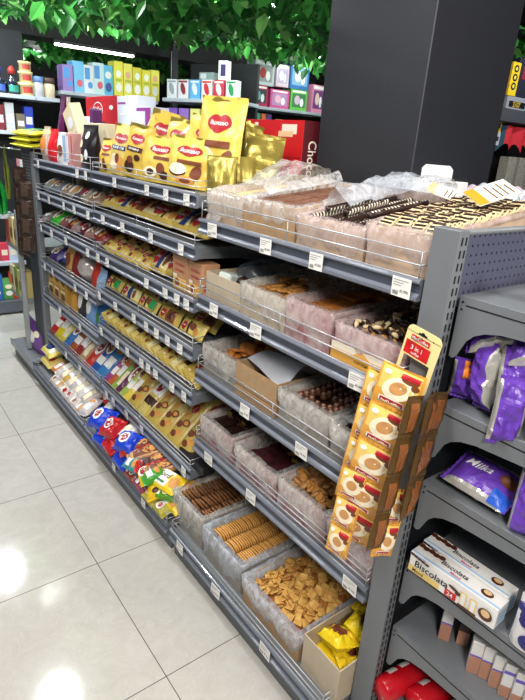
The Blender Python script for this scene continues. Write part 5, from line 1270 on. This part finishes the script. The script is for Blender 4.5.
o = MB().box(-.1, .0, 3.45, 3.60, 1.03, 1.06, b=.002).build('shelf_board', BOARD); tag(o, 'small pale board under the green and white pack', 'shelf')

# nappy packs high on the back wall
board('pale long board high on the back, under blue and yellow packs', .72, 1.64, 4.5, 4.86, 1.955)
NY = [(236, 226, 60), (240, 230, 90), (232, 220, 50)]
for i, (x, w, h, c_, lab) in enumerate([(.80, .10, .21, (150, 120, 190), 'lilac pack at the left of the high back board'), (.89, .10, .25, (110, 190, 232), 'sky blue pack, second on the high back board'), (.985, .09, .23, (226, 230, 234), 'white pack, third on the high back board'), (1.075, .10, .26, (206, 232, 236), 'pale teal pack, fourth on the high back board')]):
    gbox(lab, x, 4.62, 1.955, w, .14, h, [c_, (70, 150, 220), (220, 90, 110)], [(rect(-w*.4, w*.1, h*.5, h*.9), 1 if i != 1 else 0), (ell(w*.1, h*.3, w*.25, h*.12), 2 if i % 2 else 1), (rect(-w*.3, w*.3, h*.05, h*.12), 0)], 'nappy pack', name='nappy_pack')
gbox('blue pack with white picture, fifth on the high back board', 1.165, 4.62, 1.955, .085, .14, .25, [(90, 190, 230), (240, 240, 240), (60, 80, 160)], [(ell(0, .17, .03, .03), 1), (ell(0, .07, .03, .04), 2)], 'nappy pack', name='nappy_pack')
for i in range(5):
    x = 1.255+i*.092
    gbox('bright yellow pack, %s of the yellow ones on the high back board' % ORD[i], x, 4.60, 1.955, .086, .14, .265-.01*(i % 2)+(.03 if i < 2 else 0), [NY[i % 3], (236, 180, 140), (250, 250, 240), (180, 190, 50)], [(ell(.0, .19, .024, .03), 1 if i in (1, 4) else 2), (ell(.0, .08, .03, .04), 2), (rect(-.03, .03, .13, .15), 3)], 'nappy pack', name='nappy_pack')
o = MB().box(1.9, 1.96, 4.7, 4.76, 0, 2.6).build('dark_pole', DK); tag(o, 'dark pole right of the yellow nappy packs', 'pole')
gbox('small white hanging sign on the dark wall', 1.83, 4.5, 2.09, .14, .01, .035, [(226, 228, 230)], None, 'sign', name='hanging_sign')
o = MB().tube([(1.78, 4.5, 2.12), (1.78, 4.5, 2.40)], .004, 6).build('sign_wire', CHROME); tag(o, 'thin wire from which the small white sign hangs', 'wire')
# shelf with cans and boxes, turned across
A0 = Vector((1.544, 4.177, 1.97)); A1 = Vector((1.858, 3.522, 1.97)); dd = (A1-A0); ln = dd.length; an = math.atan2(dd.y, dd.x); un = dd.normalized(); inn = Vector((-un.y, un.x, 0))
def along(s, dpt, zz): p = A0+un*(s*ln)+inn*dpt; return (p.x, p.y, zz)
def bar_board(label, zz, m=BOARD):
    p = along(.5, .2, zz-.015); tag(MB().box(-ln/2-.03, ln/2+.03, -.2, .2, -.015, .015, b=.002).build('shelf_board', m, None, p, (0, 0, an)), label, 'shelf')
bar_board('pale board under small white and coloured boxes behind the bags', 1.97); bar_board('lower board behind the bags carrying purple packs', 1.70)
tag(MB().box(-ln/2, ln/2, -.02, .02, -2.05, .25).build('back_panel', DK, None, along(.5, .42, 2.05), (0, 0, an)), 'dark panel behind the small white boxes', 'panel')
it6 = [((222, 226, 230), (150, 160, 170)), ((226, 226, 230), (140, 40, 60)), ((90, 170, 226), (220, 230, 240)), ((226, 220, 220), (200, 40, 50)), ((190, 50, 70), (240, 220, 220)), ((226, 236, 230), (40, 140, 80))]
for i, (c1, c2) in enumerate(it6):
    gbox('%s small box, %s from the left on the turned board' % (('greyish white', 'white and maroon', 'sky blue', 'white and red', 'crimson', 'white and green')[i], ORD[i]), *along(.07+i*.172, .07, 1.97), .105, .08, .155, [c1, c2], [(ell(0, .08, .025, .05, rot=.3), 1), (rect(-.045, .045, .13, .145), 1)], 'box', an, name='box')
gbox('tall white can-shaped box with dark blue picture on top of the red one', *along(.80, .07, 2.126), .085, .07, .15, [(230, 230, 236), (60, 50, 100)], [(rect(-.02, .03, .03, .12), 1)], 'box', an, name='box')
gbox('clear round-topped box beside the tall dark blue pictured one', *along(.56, .09, 2.126), .15, .08, .06, [(120, 140, 140), (190, 200, 200)], [(rect(-.06, .0, .01, .05), 1)], 'box', an, name='box')
for i, c_ in enumerate([(130, 90, 190), (150, 110, 200), (226, 226, 130), (90, 160, 190), (226, 190, 200), (214, 220, 226)]):
    gbox('%s box, %s from the left under the turned board' % (('purple', 'violet', 'pale yellow', 'teal', 'pale pink', 'whitish')[i], ORD[i]), *along(.07+i*.172, .08, 1.70), .10, .08, .19, [c_, (240, 240, 240)], [(rect(-.03, .03, .06, .12), 1)], 'box', an, name='box')
# toys
board('pale long board under the boxed toys at the back', 2.58, 3.95, 4.5, 4.9, 2.02)
board('lower long board under coloured cartons at the back', 2.58, 3.95, 4.5, 4.9, 1.70)
tag(MB().box(2.5, 4.0, 4.92, 4.95, .0, 2.4).build('back_panel', DK), 'dark panel behind the boxed toys', 'panel')
def toy(label, x, z_, w, h, col, win, inner, d=.16):
    root = gbox(label, x, 4.62, z_, w, d, h, [col, win, inner, (250, 250, 250)], [(rect(-w*.4, w*.4, h*.15, h*.8), 1), (ell(-w*.1, h*.5, w*.16, h*.22), 2), (ell(w*.17, h*.4, w*.11, h*.2), 3), (rect(-w*.4, w*.4, h*.85, h*.95), 3)], 'toy box', name='toy_box')
toy('white and black boxed toy at the left of the toy board', 2.68, 2.02, .15, .20, (214, 220, 230), (90, 110, 150), (40, 44, 60))
toy('crimson boxed toy with dark window on the toy board', 2.88, 2.02, .22, .21, (190, 40, 80), (40, 70, 80), (120, 180, 170))
toy('pink boxed toy with pale window on the toy board', 3.16, 2.02, .27, .19, (226, 90, 160), (196, 150, 200), (240, 190, 210))
toy('green boxed toy in the middle right of the toy board', 3.44, 2.02, .25, .22, (110, 200, 80), (70, 130, 90), (220, 190, 220))
toy('pink boxed doll at the right end of the toy board', 3.74, 2.02, .20, .30, (236, 150, 190), (120, 70, 130), (246, 216, 200))
toy('pale blue boxed toy on top at the left', 2.70, 2.232, .17, .17, (130, 180, 214), (90, 140, 180), (210, 230, 240))
toy('light grey boxed toy with red dolls, topmost left', 2.93, 2.232, .26, .24, (196, 210, 214), (150, 160, 160), (180, 60, 50))
toy('white and pink boxed doll on top in the middle', 3.18, 2.243, .18, .22, (232, 210, 224), (190, 180, 214), (250, 240, 240))
toy('blue boxed toy with clear window on top at the right', 3.43, 2.243, .28, .26, (60, 120, 190), (130, 170, 210), (230, 240, 250))
for i, (c_, w, nm) in enumerate([((200, 40, 50), .07, 'red'), ((206, 206, 60), .05, 'yellow'), ((60, 120, 200), .06, 'blue'), ((60, 150, 110), .05, 'green'), ((220, 110, 60), .06, 'orange'), ((90, 60, 130), .07, 'violet')]):
    gbox('%s narrow carton under the toy board' % nm, 2.66+i*.075, 4.60, 1.70, w, .1, .25, [c_, (240, 240, 240)], [(rect(-w*.3, w*.3, .1, .18), 1)])
for i in range(4):
    root = empty('jar', (3.22+i*.12, 4.6, 1.70)); tag(root, 'yellow-lidded jar, %s from the left under the toy board' % ORD[i], 'jar', 'yellow-lidded jars')
    MB().lathe([(0, 0), (.045, 0), (.045, .17), (0, .17)], 14).build('jar_body', paint(70, 80, 70), root); MB().lathe([(0, .17), (.048, .17), (.048, .21), (0, .21)], 14).build('lid', paint(206, 196, 130), root)
# rack right of the column
o = MB().box(2.72, 3.6, 1.60, 1.95, 1.90, 1.985, b=.003).build('shelf_board', mat('rack_grey', (72, 76, 84), .5)); tag(o, 'thick dark grey board of the rack right of the column', 'shelf')
o = MB().box(2.70, 3.6, 1.95, 1.98, 0, 2.6).build('back_panel', DK); tag(o, 'dark back panel of the rack right of the column', 'panel')
o = MB().box(2.90, 4.1, 1.62, 1.95, 1.18, 1.21).build('shelf_board', DK); tag(o, 'low dark board of the rack right of the column', 'shelf')
gbox('pink tall pack on the rack right of the column', 2.80, 1.66, 1.985, .09, .06, .26, [(226, 120, 180), (200, 60, 120)], [(rect(-.03, .03, .05, .2), 1)], 'pack', name='pack')
gbox('yellow card with three black rings on the rack', 2.93, 1.64, 2.07, .10, .03, .21, [(236, 206, 40), (30, 30, 30), (240, 220, 90)], [(ell(0, .17-.055*k, .03, .024), 1) for k in range(3)]+[(ell(0, .17-.055*k, .015, .012), 2) for k in range(3)], 'card', name='card_pack')
gbox('grey box with dark number strip on the rack', 3.03, 1.66, 1.985, .26, .06, .085, [(150, 160, 172), (24, 24, 28), (220, 190, 60)], [(rect(-.1, .12, .015, .055), 1), ('2107', .1, .0, .035, 2)], 'box', name='box')
gbox('dark toy box above the grey one on the rack', 3.16, 1.68, 2.072, .32, .06, .25, [(40, 44, 60), (150, 40, 60)], [(rect(-.1, .1, .12, .2), 1)], 'box', name='box')
for i, (u, v, c_, nm) in enumerate([(500, 113, (226, 206, 190), 'beige'), (498, 125, (226, 190, 60), 'yellow'), (496, 138, (190, 200, 210), 'silver')]):
    q = at('y', 1.68, u, v); gbox(nm+' small item hanging under the rack board', q.x, 1.68, q.z-.05, .07, .02, .09, [c_, (60, 60, 80)], [(rect(-.02, .02, .03, .06), 1)], 'item', name='hanging_pack')
cl = MB()
cl.grid(lambda u, v: (2.92+.55*u, 1.66+.02*math.sin(u*19), 1.90-.02-(.15+.03*math.sin(u*23))*v), 40, 4, mfn=lambda u, v: 0 if .18 < u else 1)
tag(cl.build('cloth', [mat('red_cloth', (206, 40, 56), .8), mat('teal_cloth', (30, 74, 92), .8)]), 'red and teal cloth hanging under the rack board', 'cloth')
GL = mat('glitter_print', (170, 170, 160), .4, var=.7, vscale=180)
for i in range(4):
    q = at('y', 1.68, 508+i*11, 172); root = empty('glitter_box', (q.x, 1.70, 1.21)); tag(root, 'tall glittery grey box with violet band, %s on the rack' % ORD[i], 'box', 'glittery boxes')
    MB().box(-.055, .055, -.04, .04, 0, .46, b=.002).build('box_body', GL, root); MB().box(-.056, .056, -.0415, -.0405, .10, .17).build('violet_band', paint(110, 90, 170), root)

# ------------------------------------------------------------------ leaves hung from the ceiling
def leaf_mat(name, col):
    m = bpy.data.materials.new(name); m.use_nodes = True; nt = m.node_tree; b = nt.nodes['Principled BSDF']
    b.inputs['Roughness'].default_value = .4
    tr = nt.nodes.new('ShaderNodeBsdfTranslucent'); mx = nt.nodes.new('ShaderNodeMixShader'); mx.inputs[0].default_value = .45
    c_ = lin([v/255 for v in col])+(1,)
    b.inputs['Base Color'].default_value = c_; tr.inputs['Color'].default_value = c_
    nt.links.new(b.outputs[0], mx.inputs[1]); nt.links.new(tr.outputs[0], mx.inputs[2]); nt.links.new(mx.outputs[0], nt.nodes['Material Output'].inputs['Surface'])
    return m
LM = [leaf_mat('leaf_%d' % i, c_) for i, c_ in enumerate([(70, 150, 66), (48, 122, 52), (116, 182, 96), (36, 96, 44)])]
LR = random.Random(3)
def leaves(name, label, n, x0, x1, y0, y1, zf, size):
    b = MB()
    for _ in range(n):
        x, y = LR.uniform(x0, x1), LR.uniform(y0, y1); z_ = zf(x, y, LR)
        s = LR.uniform(*size); M = Matrix.Translation((x, y, z_)) @ (Matrix.Rotation(LR.uniform(0, 6.28), 4, 'Z') @ Matrix.Rotation(LR.uniform(-.2, 1.2), 4, 'Y') @ Matrix.Rotation(LR.uniform(-.6, .6), 4, 'X'))
        pts = [(0, 0, 0), (.30, .30, .04), (.62, .24, .0), (1, 0, -.12), (.62, -.24, .0), (.30, -.30, .04), (.5, 0, -.05)]
        b.add([M @ Vector((p[0]*s, p[1]*s, p[2]*s)) for p in pts], [(0, 6, 1), (1, 6, 2), (2, 6, 3), (3, 6, 4), (4, 6, 5), (5, 6, 0)], LR.choice((0, 0, 1, 1, 2, 3)))
    return tag(b.build(name, LM), label, 'leaves', kind='stuff')
leaves('hanging_foliage', 'dense green artificial leaves hanging from the ceiling in front of the beam', 8600, .0, 4.4, 1.7, 4.45, lambda x, y, r: max(2.2, 2.445-.13*(4.45-y)+(.05 if x > 1.2 else 0)-.05*max(0, x-2.4))+.38*r.random()**.8+.05*ns(x*3, y*3, 1), (.07, .13))
leaves('hanging_foliage', 'green artificial leaves hanging beyond the black beam, lit by the tube', 2600, -.9, 2.6, 5.35, 6.3, lambda x, y, r: 2.30+.4*r.random()+.08*ns(x*2, y*2, 1), (.08, .15))
leaves('hanging_foliage', 'bright green artificial leaves at the top right corner beyond the column', 1600, 2.6, 4.6, 2.0, 3.6, lambda x, y, r: 2.28+.4*r.random(), (.08, .14))
# lamps
LED = mat('tube_glow', (255, 246, 236), .5, emit=14); LEDW = mat('lamp_glow', (255, 255, 255), .5, emit=40)
HOUS = mat('lamp_housing', (40, 42, 46), .5)
root = empty('tube_light', (1.226, 4.985, 2.375)); tag(root, 'long glowing tube light fixed under the black beam', 'lamp')
MB().box(-.40, .40, -.022, .022, 0, .025, b=.002).build('housing', HOUS, root); MB().box(-.385, .385, -.018, .018, -.02, 0, b=.006).build('tube', LED, root)
def pendant(label, p, r):
    root = empty('ceiling_lamp', p); tag(root, label, 'lamp')
    MB().lathe([(.012, .16), (.02, .15), (r*.5, .09), (r, .0), (r*.96, .0), (r*.46, .085), (0, .12)], 20).build('shade', mat('lamp_shade', (220, 224, 226), .5), root)
    MB().lathe([(0, .02), (r*.8, .015), (r*.8, .02), (0, .03)], 20).build('bulb', LEDW, root)
    MB().tube([(0, 0, .15), (0, 0, 2.99-p[2])], .006, 6).build('stem', HOUS, root)
pendant('small white cone lamp glowing among the far leaves', (.76, 5.45, 2.335), .10)

def globe(label, p, r=.05):
    root = empty('ceiling_lamp', p); tag(root, label, 'lamp')
    MB().lathe([(0, -r), (r*.7, -r*.7), (r, 0), (r*.7, r*.7), (r*.3, r*.9), (0, r*.9)], 16).build('bulb', LEDW, root)
    MB().lathe([(0, r*.85), (r*.5, r*.85), (r*.5, r*1.4), (.008, r*1.5), (.008, 2.99-p[2]), (0, 2.99-p[2])], 10).build('stem', HOUS, root)
globe('white globe lamp glowing through the leaves, left one near the column', (2.42, 3.66, 2.60))
globe('white globe lamp glowing through the leaves, second near the column', (2.62, 3.60, 2.62))
globe('white globe lamp glowing through the leaves at the very top', (1.92, 3.17, 2.60))
globe('white globe lamp glowing deep in the leaves, lowest near the column', (3.35, 4.2, 2.52))

for y, nm in ((4.284, 'farther'), (2.614, 'nearer')):
    root = empty('downlight', (-.215, y, 2.70)); tag(root, 'round white ceiling downlight over the aisle, %s of the two' % nm, 'lamp')
    MB().lathe([(0, .05), (.11, .05), (.115, 0), (.10, -.004), (.095, .012), (0, .012)], 24).build('housing', mat('lamp_shade', (220, 224, 226), .5), root)
    MB().lathe([(0, .004), (.09, .004), (.09, .012), (0, .012)], 24).build('lens', mat('downlight_glow', (240, 250, 255), .5, emit=26), root)
    MB().tube([(0, 0, .05), (0, 0, .3)], .012, 8).build('stem', HOUS, root)
# ------------------------------------------------------------------ light
w = bpy.data.worlds.new('world'); sc.world = w; w.use_nodes = True
w.node_tree.nodes['Background'].inputs['Color'].default_value = (.85, .92, 1, 1); w.node_tree.nodes['Background'].inputs['Strength'].default_value = .13
def area(name, loc, aim, sx, sy, power, col=(1, 1, 1)):
    l = bpy.data.lights.new(name, 'AREA'); l.shape = 'RECTANGLE'; l.size = sx; l.size_y = sy; l.energy = power; l.color = col
    o = bpy.data.objects.new(name, l); COL.objects.link(o); o.location = loc
    o.rotation_euler = (Vector(aim)-Vector(loc)).to_track_quat('-Z', 'Y').to_euler()
    return o
area('aisle_light', (-.75, .4, 2.9), (-.2, .5, 0), .3, 1.2, 44, (1, .97, .92))
area('aisle_light', (-.215, 2.614, 2.69), (-.215, 2.614, 0), .16, .16, 34, (.95, .98, 1))
area('aisle_light', (-.215, 4.284, 2.69), (-.215, 4.284, 0), .16, .16, 34, (.9, .97, 1))
area('aisle_light', (-1.6, 2.0, 2.9), (-.2, 2.0, .6), .4, 1.6, 30, (.95, .98, 1))
area('front_light', (-1.5, -1.7, 2.7), (.1, .4, .8), .5, .5, 66, (1, .95, .88))
area('end_light', (.5, -2.0, 2.7), (.5, .2, 1.2), .5, .5, 54, (1, .95, .88))
area('rear_fill', (1.2, 3.3, 2.25), (1.3, 4.6, 1.9), 1.4, .12, 10, (.95, .98, 1))  # added fill for the shelving behind, no fixture hangs at these spots
area('rear_fill', (3.1, 3.2, 2.25), (3.2, 4.6, 2.1), 1.4, .12, 14, (.95, .98, 1))
area('rear_fill', (-.2, 3.75, 2.3), (.1, 4.7, 1.5), .6, .12, 7, (.95, .98, 1))
area('rear_fill', (3.0, .9, 2.5), (3.1, 1.8, 1.7), .6, .12, 7, (1, .97, .95))
for p, e in (((2.3, 3.4, 2.95), 26), ((3.4, 4.1, 2.9), 21), ((1.6, 3.4, 2.95), 16), ((.8, 3.9, 2.95), 15), ((.2, 4.0, 2.95), 10), ((.6, 5.9, 2.9), 26), ((3.6, 2.6, 2.95), 26)):
    area('leaf_light', p, (p[0], p[1], 0), .3, .3, e, (.96, 1, .94))
sc.view_settings.exposure = 0.0
